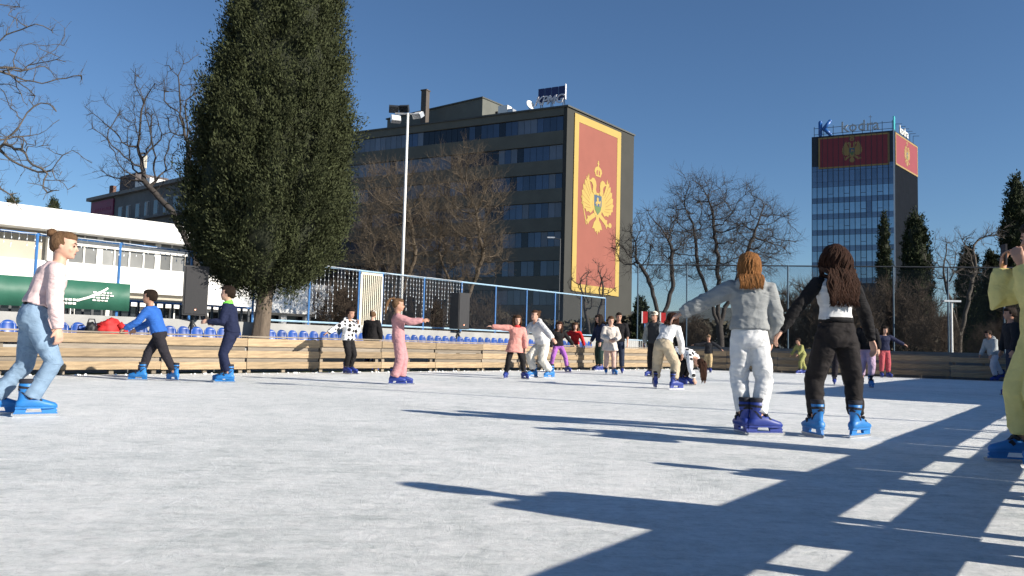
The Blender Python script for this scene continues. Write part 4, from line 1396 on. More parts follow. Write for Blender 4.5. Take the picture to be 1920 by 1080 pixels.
cyp = [(1.95, .30), (2.1, .80), (2.38, 1.25), (2.75, 1.55), (3.3, 1.80), (3.9, 1.90), (5.0, 1.86), (6.2, 1.70), (7.5, 1.50), (8.8, 1.30), (10.2, .95), (11.4, .5), (12.2, .1)]
big = cypress('cypress_tree', 'huge dense dark green cypress rising behind the seats on the left', tb, [(z * .97, r * .97) for z, r in cyp], (.042, 0), 1900, 130, .46, leaf_m, 5, .17, 2.8, .24, (.22, 0), .080)
for ch in big.children:
    if ch.name.startswith('crown'):
        ch.location = (.04, 0, 0)
def slim(px, Y, ytop, wpx, label, seed, m=leaf_dk, zb=.3):
    b = G(px, Y)
    k = Y / FPX
    top = at(px, ytop, Y).z
    rr_ = wpx * k / 2
    pf = [(zb, rr_ * .45), (zb + top * .08, rr_ * .8), (zb + top * .3, rr_), (top * .65, rr_ * .92), (top * .85, rr_ * .66), (top * .95, rr_ * .36), (top, .05)]
    return cypress('cypress_tree', label, b, pf, (0, 0), int(260 + 32 * top * rr_), 34, .42 + .06 * rr_, m, seed, .12, zb + .6, .14, (0, 0), .20)
slim(1659, 75, 400, 24, 'thin pointed cypress in front of the glass tower', 71)
slim(1720, 56, 398, 56, 'thick cypress beside the right edge of the glass tower', 72)
slim(1818, 55, 462, 44, 'rounded cypress right of the bare pale tree', 73)
slim(1862, 57, 466, 36, 'narrow cypress between the rounded one and the tall one at right', 74)
slim(1912, 54, 330, 62, 'tallest cypress at the right edge behind the person in yellow', 75)
slim(84, 70, 372, 48, 'round green treetop peeping over the white hall roof', 76, leaf_m)
slim(4, 75, 366, 50, 'green treetop over the white hall roof at the left edge', 77, leaf_m)
slim(1200, 62, 560, 26, 'small dark evergreen at the foot of the office end wall', 78)

# far wood closing the horizon, one mass
g = np.random.default_rng(8)
n = 26000
X = g.uniform(-75, 95, n)
hgt = np.array([3.4 + 1.6 * noise.noise((x * .09, 0, 2)) + .9 * noise.noise((x * .31, 3, 2)) for x in X])
Z = g.random(n) ** .7 * hgt
Yv = 72 + g.normal(0, 1.2, n) + .08 * X
P_ = np.stack([X, Yv, Z], 1)
d = g.normal(0, 1, (n, 3)); d /= np.linalg.norm(d, axis=1, keepdims=True)
s_ = np.cross(d, g.normal(0, 1, (n, 3))); s_ /= np.linalg.norm(s_, axis=1, keepdims=True)
V = np.stack([P_ - d * .35, P_ + s_ * .2, P_ + d * .35, P_ - s_ * .2], 1).reshape(-1, 3)
hm = mat('thicket', (0.050, 0.045, 0.028), 0.9, 0.4, .3, 0, island=.5)
o = link('thicket', mesh_np('thicket', V, np.arange(n * 4).reshape(-1, 4), hm))
tag(o, 'dark brown thicket closing the horizon behind the fences', 'thicket', None, 'stuff')

# ------------------------------------------------------------------ people on skates
def cloth(name, c, rough=.85, var=.10, sc=9, bump=.35, bs=220, stretch=(1, 1, 1)):
    return mat(name, c, rough, var, sc, .42, bs, spec=.2, stretch=stretch, folds=4.6)
CM = {}
def cm_(key, c, **k):
    if key not in CM: CM[key] = cloth(key, c, **k)
    return CM[key]
skin_ms = [mat('skin_fair', (0.56, 0.33, 0.24), .55, .06, 14, spec=.35), mat('skin_warm', (0.46, 0.25, 0.17), .55, .06, 14, spec=.35), mat('skin_tan', (0.36, 0.19, 0.125), .55, .06, 14, spec=.35)]
def hair_mat(name, c):
    return mat(name, c, .62, .5, 34, .7, 110, spec=.12, stretch=(3, 3, .35))
HM = {'brown': hair_mat('brown_hair', (.075, .038, .020)), 'dark': hair_mat('dark_hair', (.022, .014, .010)), 'ginger': hair_mat('ginger_hair', (.24, .105, .035)), 'auburn': hair_mat('auburn_hair', (.040, .017, .010)), 'lightbrown': hair_mat('light_brown_hair', (.15, .085, .045))}
eye_m = mat('eye_dark', (.02, .015, .012), .25, .05, 4)
lip_m = mat('lips', (.36, .12, .10), .5, .05, 10)
SK = {'bright': mat('bright_blue_boot', (.018, .17, .47), .48, .12, 10, spec=.5), 'deep': mat('deep_blue_boot', (.018, .040, .24), .48, .12, 10, spec=.5)}
liner_m = mat('boot_liner', (.012, .013, .022), .8, .1, 20)
blade_m = mat('skate_blade', (.62, .63, .65), .25, .05, 10, metal=.9)

def boot_mesh():
    mb = MB()
    def ringz(z, cx, rx, ry, n=16): return [Vector((cx + rx * math.cos(2 * math.pi * j / n), ry * math.sin(2 * math.pi * j / n), z)) for j in range(n)]
    mb.loft([ringz(.085, -.035, .066, .036), ringz(.12, -.036, .066, .038), ringz(.165, -.038, .056, .038), ringz(.21, -.040, .053, .043), ringz(.215, -.036, .060, .049), ringz(.25, -.034, .061, .051), ringz(.282, -.032, .063, .053), ringz(.286, -.032, .056, .047)])
    def ringx(x, z, rz, ry, n=16):
        out = []
        for j in range(n):
            a = 2 * math.pi * j / n
            c, s = math.cos(a), math.sin(a)
            out.append(Vector((x, ry * (abs(c) ** .8) * (1 if c > 0 else -1), z + rz * (s if s > 0 else s * .9))))
        return out
    mb.loft([ringx(-.112, .098, .016, .018), ringx(-.10, .108, .034, .034), ringx(-.06, .115, .046, .042), ringx(.0, .122, .058, .043), ringx(.05, .117, .053, .046), ringx(.10, .106, .041, .047), ringx(.15, .098, .031, .043), ringx(.185, .094, .024, .032), ringx(.203, .088, .012, .015)])
    return mb.mesh('boot', None, True)
boot_me = boot_mesh()
hold_me = MB().prism([(-.105, .078), (-.02, .078), (-.035, .036), (-.115, .036)], (0, -.012, 0), (1, 0, 0), (0, 0, 1), (0, .024, 0)).prism([(.075, .078), (.185, .078), (.205, .052), (.195, .036), (.09, .036)], (0, -.012, 0), (1, 0, 0), (0, 0, 1), (0, .024, 0)).prism([(-.122, .036), (.205, .036), (.208, .024), (-.122, .024)], (0, -.009, 0), (1, 0, 0), (0, 0, 1), (0, .018, 0)).mesh('blade_holder', None)
sole_me = MB().prism([(-.112, -.022), (-.05, -.030), (.09, -.040), (.17, -.032), (.203, -.008), (.203, .008), (.17, .032), (.09, .040), (-.05, .030), (-.112, .022)], (0, 0, .070), (1, 0, 0), (0, 1, 0), (0, 0, .014)).mesh('sole', None)
blade_me = MB().prism([(-.135, .030), (.215, .030), (.235, .024), (.225, .006), (.205, 0), (-.12, 0), (-.138, .012)], (0, -.003, 0), (1, 0, 0), (0, 0, 1), (0, .006, 0)).mesh('blade', blade_m)
def ringp(z, cx, rx, ry, n=14): return [Vector((cx + rx * math.cos(2 * math.pi * j / n), ry * math.sin(2 * math.pi * j / n), z)) for j in range(n)]
liner_me = MB().loft([ringp(.26, -.032, .058, .048), ringp(.312, -.030, .067, .056), ringp(.322, -.030, .058, .048)]).mesh('liner', liner_m, True)
buck = MB()
for x, z, ln, tl in ((.028, .255, .082, .25), (.046, .175, .082, .5), (.075, .142, .082, .9)):
    buck.box((x, 0, z), (.016, ln, .020), Matrix.Rotation(-tl, 3, 'Y'))
    buck.box((x - .012, ln / 2, z - .004), (.036, .016, .024), Matrix.Rotation(-tl, 3, 'Y'))
def rb_(z, cx, rx, ry, tl, n=16): return [Vector((cx + rx * math.cos(2 * math.pi * j / n), ry * math.sin(2 * math.pi * j / n), z - tl * math.cos(2 * math.pi * j / n) * rx)) for j in range(n)]
buck.loft([rb_(.238, -.035, .063, .053, .1), rb_(.258, -.034, .064, .055, .1)])
buck.loft([rb_(.168, -.033, .066, .044, .9), rb_(.186, -.034, .066, .045, .9)])
buck.prism([(.018, .27), (.03, .27), (.045, .19), (.085, .15), (.075, .14), (.03, .17)], (0, -.022, 0), (1, 0, 0), (0, 0, 1), (0, .044, 0))
buck_me = buck.mesh('buckle_strap', liner_m)

def remesh(mb, vox, m, name, smooth=4, disp=0.0, fr=9.0, seed=0.0, zs=1.0):
    me = mb.mesh('tmp', None)
    o = bpy.data.objects.new('tmp', me)
    COL.objects.link(o)
    md = o.modifiers.new('r', 'REMESH')
    md.mode = 'VOXEL'
    md.voxel_size = vox
    md.use_smooth_shade = True
    if smooth:
        ms = o.modifiers.new('s', 'SMOOTH')
        ms.factor = .5
        ms.iterations = smooth
    dg = bpy.context.evaluated_depsgraph_get()
    out = bpy.data.meshes.new_from_object(o.evaluated_get(dg), depsgraph=dg)
    bpy.data.objects.remove(o)
    bpy.data.meshes.remove(me)
    out.name = name
    out.materials.clear()
    out.materials.append(m)
    nv = len(out.vertices)
    if disp and nv:
        co = np.empty(nv * 3, np.float32); out.vertices.foreach_get('co', co); co = co.reshape(-1, 3)
        no = np.empty(nv * 3, np.float32); out.vertices.foreach_get('normal', no); no = no.reshape(-1, 3)
        d = np.empty(nv, np.float32)
        for i in range(nv):
            x, y, z = co[i]
            wx = noise.noise((x * 4 + seed, y * 4, z * 4))
            a = noise.noise((x * fr + seed, y * fr, z * fr * 1.5 * zs + wx * 2))
            b = noise.noise((x * fr * 2.2, y * fr * 2.2 + seed, z * fr * 2.6 * zs + wx * 3))
            d[i] = (1 - abs(a) * 2.2) * .65 + b * .6
        co += no * (d * disp)[:, None]
        out.vertices.foreach_set('co', co.ravel())
    out.polygons.foreach_set('use_smooth', np.ones(len(out.polygons), bool))
    out.update()
    return out

def ellring(c, lat, fw, w_, d, n=20, e=2.4, df=None):
    out = []
    for j in range(n):
        a = 2 * math.pi * j / n
        ca, sa = math.cos(a), math.sin(a)
        x = (abs(ca) ** (2 / e)) * (1 if ca >= 0 else -1) * w_
        y = (abs(sa) ** (2 / e)) * (1 if sa >= 0 else -1) * (d if (sa < 0 or df is None) else df)
        out.append(c + lat * x + fw * y)
    return out

def hand(mb, wr, d, n, s):
    d = d.normalized()
    n = (n - d * n.dot(d)).normalized()
    sd = d.cross(n).normalized()
    mb.loft([ellring(wr + d * (t * s), sd, n, w_ * s, th * s, 12, 2.6) for t, w_, th in ((-.10, .14, .11), (.05, .16, .11), (.22, .21, .115), (.40, .225, .10), (.50, .21, .085))])
    for i, ln in enumerate((.86, 1.0, .93, .72)):
        b = wr + d * (.46 * s) + sd * ((i - 1.5) * .125 * s)
        p, dd = [b], d.copy()
        for k, (l, c) in enumerate(((.22, 22), (.16, 30), (.13, 26))):
            dd = (Matrix.Rotation(R(c), 3, sd) @ dd)
            if dd.dot(n) < 0 and k == 0: dd = (Matrix.Rotation(R(-2 * c), 3, sd) @ dd)
            p.append(p[-1] + dd * (l * ln * s))
        mb.tube(p, [.058 * s, .055 * s, .050 * s, .040 * s], 8)
    b = wr + d * (.12 * s) - sd * (.14 * s)
    dd = (d * .75 - sd * .62 + n * .25).normalized()
    p = [b, b + dd * (.22 * s), b + dd * (.22 * s) + (dd + d * .5 + n * .3).normalized() * (.20 * s)]
    mb.tube(p, [.075 * s, .062 * s, .045 * s], 8)

def person(label, pos, hd, B, feet=((0, .1, 8, 0), (0, -.1, -8, 0)), pel=(0, 0), sink=0.0, lean=(0, 4), side=0, twist=0, aL=((.1, .25, -1), (.25, .05, -1)), aR=((.1, -.25, -1), (.25, -.05, -1)),
           head=(0, 0), hair=('short', 'brown'), skin=0, top=None, bot=None, skate='deep', vox=.014, kid=False, loose=.012, hemt=.06, legloose=.014, hemleg=.80, flare=0.0, sex='f', sleeve=.97, extra=None, group='skaters on the ice', disp=.0055, topmat2=None, pelyaw=0, hoodie=False, knee=None, trunkw=1.0, sleeve_r=1.0):
    k = B / 1.62
    root = empty('person', (pos[0], pos[1], 0), R(hd), label, 'person', group)
    sk = .93 if kid else 1.0
    ank_z = .125 * sk
    l1, l2 = .245 * B, .232 * B
    hipz = ank_z + (l1 + l2) * .992 - sink
    pc = Vector((pel[0], pel[1], hipz))
    # spine
    SL = .312 * B
    def rotm(a): return Matrix.Rotation(R(twist) * 1.0, 3, 'Z') @ Matrix.Rotation(R(a), 3, 'Y') @ Matrix.Rotation(R(-side), 3, 'X')
    NS = 24
    sp_p, sp_m = [pc], [Matrix.Rotation(R(lean[0] * .55), 3, 'Y') @ Matrix.Rotation(R(-side * .5), 3, 'X')]
    for i in range(NS):
        t = (i + .5) / NS
        a = lean[0] + (lean[1] - lean[0]) * t
        m_ = Matrix.Rotation(R(twist * t), 3, 'Z') @ Matrix.Rotation(R(a), 3, 'Y') @ Matrix.Rotation(R(-side * (.5 + .5 * t)), 3, 'X')
        sp_p.append(sp_p[-1] + m_ @ Vector((0, 0, SL / NS)))
        sp_m.append(m_)
    def spine(t):
        if t < 0:
            return pc + sp_m[0] @ Vector((0, 0, SL * t)), sp_m[0]
        i = min(NS, int(round(t * NS)))
        p = sp_p[i]
        if t > 1: p = sp_p[NS] + sp_m[NS] @ Vector((0, 0, SL * (t - 1)))
        return p, sp_m[i]
    wf = (1.0 if sex == 'f' else 1.02) * trunkw
    TS = [(-.17, .052, .050, .050), (-.08, .088, .066, .060), (.0, .092, .070, .060), (.12, .091, .069, .062), (.25, .086 if sex == 'f' else .088, .062, .062), (.40, .073 if sex == 'f' else .083, .053, .058), (.55, .077 if sex == 'f' else .088, .055, .064), (.70, .088 if sex == 'f' else .096, .060, .074 if sex == 'f' else .068), (.83, .098 if sex == 'f' else .108, .060, .062), (.92, .094 if sex == 'f' else .106, .052, .050), (.98, .066, .042, .042), (1.03, .036, .034, .034)]
    def trunk_rings(t0, t1, add, n=22):
        out = []
        tt = [t0] + [q[0] for q in TS if t0 + .02 < q[0] < t1 - .02] + [t1]
        for t in tt:
            for q0, q1 in zip(TS, TS[1:]):
                if q0[0] <= t <= q1[0]:
                    u = (t - q0[0]) / (q1[0] - q0[0])
                    w_, db, df = (q0[j] + (q1[j] - q0[j]) * u for j in (1, 2, 3))
                    break
            else:
                w_, db, df = TS[-1][1:] if t > 1 else TS[0][1:]
            p, m_ = spine(t)
            a_ = add(t) if callable(add) else add
            out.append(ellring(p, m_ @ Vector((0, 1, 0)), m_ @ Vector((1, 0, 0)), w_ * B * wf + a_, db * B + a_, n, 2.4, df * B + a_))
        return out
    # limbs
    sh = []
    for s in (1, -1):
        p, m_ = spine(.90)
        sh.append(p + m_ @ Vector((0, s * (.100 if sex == 'f' else .112) * B * trunkw, 0)))
    arms = []
    for j, (ar, s) in enumerate(((aL, 1), (aR, -1))):
        u, f_ = Vector(ar[0]).normalized(), Vector(ar[1]).normalized()
        e = sh[j] + u * (.172 * B)
        wq = e + f_ * (.148 * B)
        arms.append((sh[j], e, wq, f_, s))
    legs = []
    for j, (ft, s) in enumerate(zip(feet, (1, -1))):
        hp = pc + sp_m[0] @ Vector((0, s * .047 * B, 0))
        ak = Vector((ft[0], ft[1], ank_z + ft[3]))
        d = ak - hp
        dl = min(d.length, (l1 + l2) * .998)
        if d.length > (l1 + l2) * .998:
            hp2 = hp
        dn = d.normalized()
        a = (l1 * l1 - l2 * l2 + dl * dl) / (2 * dl)
        h = math.sqrt(max(0, l1 * l1 - a * a))
        bd = Matrix.Rotation(R(ft[2] * .6), 3, 'Z') @ Vector((1, s * .12, 0))
        bd = (bd - dn * bd.dot(dn)).normalized()
        kn = hp + dn * a + bd * h
        ak = hp + dn * d.length
        legs.append((hp, kn, ak, ft))
    # head
    np_, nm = spine(1.0)
    hh = (.150 if kid else .136) * B
    Hm = Matrix.Rotation(R(head[0] + twist), 3, 'Z') @ Matrix.Rotation(R(lean[1] * (.35 if lean[1] < 60 else .9) + head[1]), 3, 'Y')
    nb_ = np_
    nk_dir = (nm @ Vector((0, 0, 1)) * .6 + Hm @ Vector((.25, 0, 1)) * .4).normalized()
    hb = nb_ + nk_dir * (.045 * B)             # chin/neck pivot
    def HP(x, y, z): return hb + Hm @ (Vector((x, y, z)) * hh)
    body = MB()
    body.loft(trunk_rings(-.17, 1.03, -.004))
    body.tube([np_ - nm @ Vector((0, 0, .03 * B)), np_ + nk_dir * .02 * B, HP(-.08, 0, .05), HP(-.06, 0, .25)], [.040 * B, .033 * B, .032 * B, .033 * B], 12)
    hr = []
    for z, fx, bx, wy in ((-.02, .30, -.16, .10), (.03, .39, -.18, .17), (.10, .42, -.22, .225), (.20, .425, -.32, .275), (.33, .42, -.42, .31), (.45, .405, -.47, .33), (.55, .41, -.49, .34), (.66, .425, -.495, .345), (.77, .40, -.47, .335), (.87, .32, -.41, .285), (.95, .18, -.29, .19), (1.0, .03, -.12, .07)):
        c = HP((fx + bx) / 2, 0, z)
        hr.append(ellring(c, Hm @ Vector((0, 1, 0)), Hm @ Vector((1, 0, 0)), wy * hh, (fx - bx) / 2 * hh, 20, 2.25))
    body.loft(hr)
    body.tube([HP(.40, 0, .56), HP(.455, 0, .44), HP(.50, 0, .355), HP(.42, 0, .33)], [.035 * hh, .05 * hh, .07 * hh, .05 * hh], 8)
    body.ell(HP(.40, 0, .215), (.05 * hh, .115 * hh, .045 * hh), Hm, 10, 6)
    body.ell(HP(.37, 0, .06), (.07 * hh, .10 * hh, .06 * hh), Hm, 10, 6)
    for s in (1, -1):
        body.ell(HP(-.04, s * .345, .45), (.07 * hh, .032 * hh, .115 * hh), Hm, 10, 6)
        body.ell(HP(.36, s * .14, .585), (.07 * hh, .12 * hh, .035 * hh), Hm, 8, 6)
        body.ell(HP(.31, s * .19, .33), (.09 * hh, .09 * hh, .09 * hh), Hm, 8, 6)
    for (s0_, e, wq, fd_, s) in arms:
        body.tube([s0_ + Vector((0, 0, -.005)), s0_.lerp(e, .3), s0_.lerp(e, .7), e, e.lerp(wq, .25), e.lerp(wq, .7), wq], [.030 * B, .029 * B, .025 * B, .023 * B, .0235 * B, .018 * B, .0150 * B], 10)
        pn = (pc + Vector((0, 0, .1)) - wq)
        hand(body, wq, fd_, pn if pn.length > .05 else Vector((1, 0, 0)), .108 * B)
    for (hp, kn, ak, ft) in legs:
        body.tube([hp, hp.lerp(kn, .35), hp.lerp(kn, .75), kn, kn.lerp(ak, .3), kn.lerp(ak, .7), ak], [.050 * B, .048 * B, .042 * B, .036 * B, .036 * B, .028 * B, .022 * B], 10)
    link('body', remesh(body, vox * (.9 if vox < .0115 else 1.1), skin_ms[skin], 'body', 3), root)
    for s in (1, -1):
        MB().ell(HP(.40, s * .145, .495), (.035 * hh, .058 * hh, .032 * hh), Hm, 10, 6).build('eye', eye_m, root, True)
        MB().tube([HP(.425, s * .06, .60), HP(.43, s * .14, .625), HP(.39, s * .23, .60)], [.014 * hh, .018 * hh, .010 * hh], 6).build('eyebrow', HM['dark'] if hair[1] == 'dark' else HM['brown'], root)
    MB().ell(HP(.445, 0, .212), (.022 * hh, .095 * hh, .022 * hh), Hm, 10, 6).build('mouth', lip_m, root, True)
    # hair
    style, hc = hair[:2]
    hm_ = HM.get(hc)
    rh = random.Random(int(B * 1000) + int(pos[0] * 100))
    hb_ = MB()
    if style != 'beanie' or True:
        sl = 1.0 if style in ('bun', 'pony') else 1.05
        def hball(c, r, nu=26, nv=16, am=.03):
            rings = []
            for i in range(nv + 1):
                ph = max(-1.5, min(1.5, -math.pi / 2 + math.pi * i / nv))
                ring = []
                for j in range(nu):
                    t = 2 * math.pi * j / nu
                    q = Vector((math.cos(ph) * math.cos(t), math.cos(ph) * math.sin(t), math.sin(ph)))
                    kk = 1 + am * noise.noise(q * 5 + Vector((B * 7, 0, 0))) + am * .8 * noise.noise(q * 11)
                    ring.append(HP(c[0] + r[0] * q.x * kk, c[1] + r[1] * q.y * kk, c[2] + r[2] * q.z * kk))
                rings.append(ring)
            hb_.loft(rings)
        am = .06 if style == 'short' else .03
        hball((-.13, 0, .60), (.43 * sl, .385 * sl, .455 * sl), am=am)
        hball((.08, 0, .83), (.35 * sl, .335 * sl, .235 * sl), am=am)
        if style == 'short':
            hball((-.30, 0, .38), (.22, .30, .22), am=.05)
        if style == 'bun':
            hball((-.30, 0, .40), (.22, .27, .22), am=.03)
            hball((-.50, 0, .92), (.20, .19, .18), 16, 12, .10)
        if style == 'pony':
            hball((-.42, 0, .98), (.15, .15, .14), 14, 10, .05)
            for q in range(10):
                p0 = HP(-.45 + rh.uniform(-.05, .05), rh.uniform(-.08, .08), 1.0)
                pts = [p0]
                v = Hm @ Vector((-.8, rh.uniform(-.3, .3), .5))
                for u in range(6):
                    v = v * .7 + Vector((0, 0, -.45))
                    pts.append(pts[-1] + v.normalized() * .055)
                hb_.tube(pts, [.016, .02, .02, .018, .015, .01, .004], 6)
    if style in ('long', 'longwavy'):
        ln = hair[2]
        nl = hair[3] if len(hair) > 3 else 34
        wav = .016 if style == 'longwavy' else .005
        for q in range(nl):
            a = R(rh.uniform(62, 298))
            el = rh.uniform(.30, 1.35)
            st = Vector((-.13 + .43 * math.cos(a) * math.cos(el), .385 * math.sin(a) * math.cos(el), .60 + .44 * math.sin(el)))
            p = HP(*st)
            outw = (Hm @ Vector((math.cos(a), math.sin(a), 0)))
            pts, rad = [p - outw * .01], []
            v = outw * .9 + Vector((0, 0, .2))
            L_ = ln * rh.uniform(.78, 1.08) + max(0, p.z - hb.z) * .9
            n_s = 13
            ph = rh.uniform(0, 6.28)
            axn = hb + (Hm @ Vector((-.08, 0, .35))) * hh
            for u in range(n_s):
                v = v * .55 + Vector((0, 0, -.62))
                stp = v.normalized() * (L_ / n_s)
                nx = pts[-1] + stp + Vector((math.sin(u * 1.25 + ph) * wav, math.cos(u * 1.1 + ph) * wav, 0))
                # stay outside the head and the back
                rel = nx - axn
                lim = .40 * hh if nx.z > hb.z + .1 * hh else (.20 * hh + (.058 * B + loose) * min(1, (hb.z + .1 * hh - nx.z) / .12))
                bdir = Vector((rel.x, rel.y, 0))
                if lean[1] < 50:
                    tq = (nx.z - pc.z) / SL
                    if nx.z < hb.z:
                        cpt, mm = spine(max(0, min(1, tq)))
                        rel = nx - cpt
                        bk = (mm @ Vector((-1, 0, 0)))
                        need = .066 * B + loose + .012
                        cur = rel.dot(bk)
                        if abs(rel.dot(mm @ Vector((0, 1, 0)))) < .11 * B and cur < need and cur > -.02:
                            nx += bk * (need - cur) * .8
                    elif bdir.length < lim and bdir.length > 1e-4:
                        nx += bdir.normalized() * (lim - bdir.length) * .7
                pts.append(nx)
            r_ = rh.uniform(.011, .019) * (1.3 if nl < 40 else (1.0 if nl < 100 else .46))
            rad = [r_ * .8] + [r_ * (1.05 if u < 9 else 1.05 - (u - 8) * .22) for u in range(n_s)]
            hb_.tube(pts, [max(.002, x) for x in rad], 6)
    if hm_:
        link('hair', hb_.mesh('hair', hm_, True), root)
    if extra and 'beanie' in extra:
        bm_ = MB()
        rings = []
        for z, r_ in ((.60, .40), (.62, .43), (.74, .43), (.76, .415), (.90, .40), (1.02, .30), (1.09, .15), (1.10, .02)):
            c = HP(-.06, 0, z)
            rings.append(ellring(c, Hm @ Vector((0, 1, 0)), Hm @ Vector((1, 0, .12)).normalized(), r_ * .93 * hh, r_ * 1.16 * hh, 18, 2.1))
        bm_.loft(rings)
        if extra.get('pompom'): bm_.ell(HP(-.06, 0, 1.16), (.11 * hh, .11 * hh, .11 * hh), None, 10, 8)
        bm_.build('beanie', extra['beanie'], root, True)
    # trousers
    if bot:
        tr = MB()
        tr.loft(trunk_rings(-.17, .27, lambda t: legloose * (.8 if t < .2 else .3)))
        for (hp, kn, ak, ft) in legs:
            hem = kn.lerp(ak, hemleg)
            r1 = .051 * B + legloose
            rk = .041 * B + legloose
            rc = .038 * B + legloose * .9
            rhm = (.036 * B + legloose * .5) * (1 - flare) + (.055 * B + legloose) * flare
            tr.tube([hp + Vector((0, 0, .03 * B)), hp.lerp(kn, .25), hp.lerp(kn, .7), kn, kn.lerp(hem, .45), kn.lerp(hem, .85), hem], [r1 * .9, r1, (r1 + rk) / 2, rk, rc, max(rhm, rc * .92) if not flare else rhm, rhm], 16)
        link('trousers', remesh(tr, vox, bot, 'trousers', 3, disp, 8 / k, pos[0], .8), root)
    if top:
        tp_ = MB()
        lng = extra.get('coat', 0) if extra else 0
        t0 = hemt
        tp_.loft(trunk_rings(max(t0, -.17), .985, lambda t: loose * (1.0 if t < .85 else .55)))
        if lng:
            rings = []
            pz, mm = spine(.05)
            for u in range(6):
                q = u / 5
                c, mm = spine(.05 - q * lng)
                rings.append(ellring(c, mm @ Vector((0, 1, 0)), mm @ Vector((1, 0, 0)), .100 * B + loose + q * .03 * B, .074 * B + loose + q * .03 * B, 22, 2.3))
            tp_.loft(rings)
        sl_ = MB() if topmat2 else tp_
        for (s0_, e, wq, fd_, s) in arms:
            en = e.lerp(wq, sleeve)
            ra = (.032 * B + loose * .8) * sleeve_r
            cen = spine(.88)[0]
            sl_.tube([s0_.lerp(cen, .25), s0_, s0_.lerp(e, .35), s0_.lerp(e, .8), e, e.lerp(en, .3), e.lerp(en, .8), en], [ra * .95, ra * 1.04, ra, ra * .92, ra * .90, ra * .88, ra * .76, ra * .62], 14)
        if hoodie:
            p, mm = spine(.95)
            bk = mm @ Vector((-1, 0, 0)); lt = mm @ Vector((0, 1, 0)); upv = mm @ Vector((0, 0, 1))
            tp_.ell(p + bk * .052 * B + upv * .012 * B, (.034 * B, .085 * B, .062 * B), Matrix((bk, lt, upv)).transposed(), 14, 10)
            tp_.tube([p + lt * .055 * B + bk * .02 * B + upv * .028 * B, p + lt * .062 * B - bk * .03 * B + upv * .012 * B, p - bk * .07 * B - upv * .02 * B, p - lt * .062 * B - bk * .03 * B + upv * .012 * B, p - lt * .055 * B + bk * .02 * B + upv * .028 * B], .022 * B, 8)
        nm_ = (extra or {}).get('topname', 'sweater')
        o_ = link(nm_, remesh(tp_, vox, top, nm_, 3, disp, 8 / k, pos[1]), root)
        if topmat2:
            link('sleeves', remesh(sl_, vox, topmat2, 'sleeves', 3, disp * .8, 12 / k, pos[1]), root)
    if top and vox < .0125:
        for (s0_, e, wq, fd_, s) in arms:
            ra = (.032 * B + loose * .8) * sleeve_r * .60
            c0 = e.lerp(wq, sleeve)
            MB().tube([c0 - fd_ * .035, c0 - fd_ * .02, c0 + fd_ * .008, c0 + fd_ * .012], [ra * .95, ra * 1.06, ra * 1.04, ra * .8], 16).build('cuff', topmat2 or top, root, True)
    if extra and 'scarf' in extra:
        p, mm = spine(1.0)
        MB().loft([ellring(p + mm @ Vector((0, 0, z * B)), mm @ Vector((0, 1, 0)), mm @ Vector((1, 0, 0)), r_ * B, r_ * B, 16) for z, r_ in ((-.012, .046), (.0, .056), (.025, .055), (.036, .044))]).build('scarf', extra['scarf'], root, True)
    if extra and 'belt' in extra:
        p, mm = spine(extra['belt'][1])
        p2, mm2 = spine(extra['belt'][1] + .07)
        wq = .080 * B + legloose * .6 + .004
        MB().loft([ellring(pp, m2 @ Vector((0, 1, 0)), m2 @ Vector((1, 0, 0)), wq * wf, .066 * B + legloose * .5, 22) for pp, m2 in ((p, mm), (p2, mm2))]).build('waistband', extra['belt'][0], root, True)
    if extra and 'kneepads' in extra:
        for (hp, kn, ak, ft) in legs:
            d = (ak - kn).normalized()
            MB().tube([kn - d * .02, kn + d * .05, kn + d * .14], [.052, .056, .048], 12).build('knee_pad', liner_m, root, True)
    if extra and 'phone' in extra:
        a_ = arms[extra['phone']]
        MB().box(a_[2] + a_[3] * .10, (.012, .075, .15)).build('phone', liner_m, root)
    # skates
    for (hp, kn, ak, ft) in legs:
        lean_v = (kn - ak).normalized()
        e_ = empty('skate', (0, 0, 0))
        e_.parent = root
        e_.location = (ak.x + .02 * math.cos(R(ft[2])), ak.y + .02 * math.sin(R(ft[2])), ft[3] * 1.0 + (ak.z - ank_z - ft[3]))
        e_.rotation_euler = (0, R(ft[4]) if len(ft) > 4 else 0, R(ft[2]))
        e_.scale = (sk,) * 3
        link('boot', boot_me, e_, None, None, None)
        e_.children[0].data = BOOT[skate]
        link('blade_holder', HOLD[skate], e_)
        link('sole', SOLE[skate], e_)
        link('blade', blade_me, e_)
        link('liner', liner_me, e_)
        link('buckle_strap', buck_me, e_)
        # leg wear inside the boot cuff
    return root
BOOT, HOLD, SOLE = {}, {}, {}
for key, m_ in SK.items():
    for dct, src in ((BOOT, boot_me), (HOLD, hold_me), (SOLE, sole_me)):
        c = src.copy()
        c.materials.clear()
        c.materials.append(m_)
        dct[key] = c

# cloths
def polka():
    m = bpy.data.materials.new('polka_dots')
    nt, nd, lk, p = nodes(m)
    tc = nd.new('ShaderNodeTexCoord')
    vo = nd.new('ShaderNodeTexVoronoi')
    vo.inputs['Scale'].default_value = 9.5
    vo.inputs['Randomness'].default_value = .35
    lk.new(tc.outputs['Object'], vo.inputs['Vector'])
    r_ = ramp(nd, [(.40, (.012, .012, .014)), (.43, (.80, .80, .80))])
    lk.new(vo.outputs['Distance'], r_.inputs[0])
    lk.new(r_.outputs[0], p.inputs['Base Color'])
    p.inputs['Roughness'].default_value = .85
    return m
denim = cm_('light_denim', (.20, .29, .40), var=.22, sc=5, bump=.5, bs=160)
C = lambda key, *c: cm_(key, c)
white_w = cm_('white_cotton', (.66, .66, .66))
black_w = cm_('black_cotton', (.014, .013, .014), var=.2)
PHI = -90

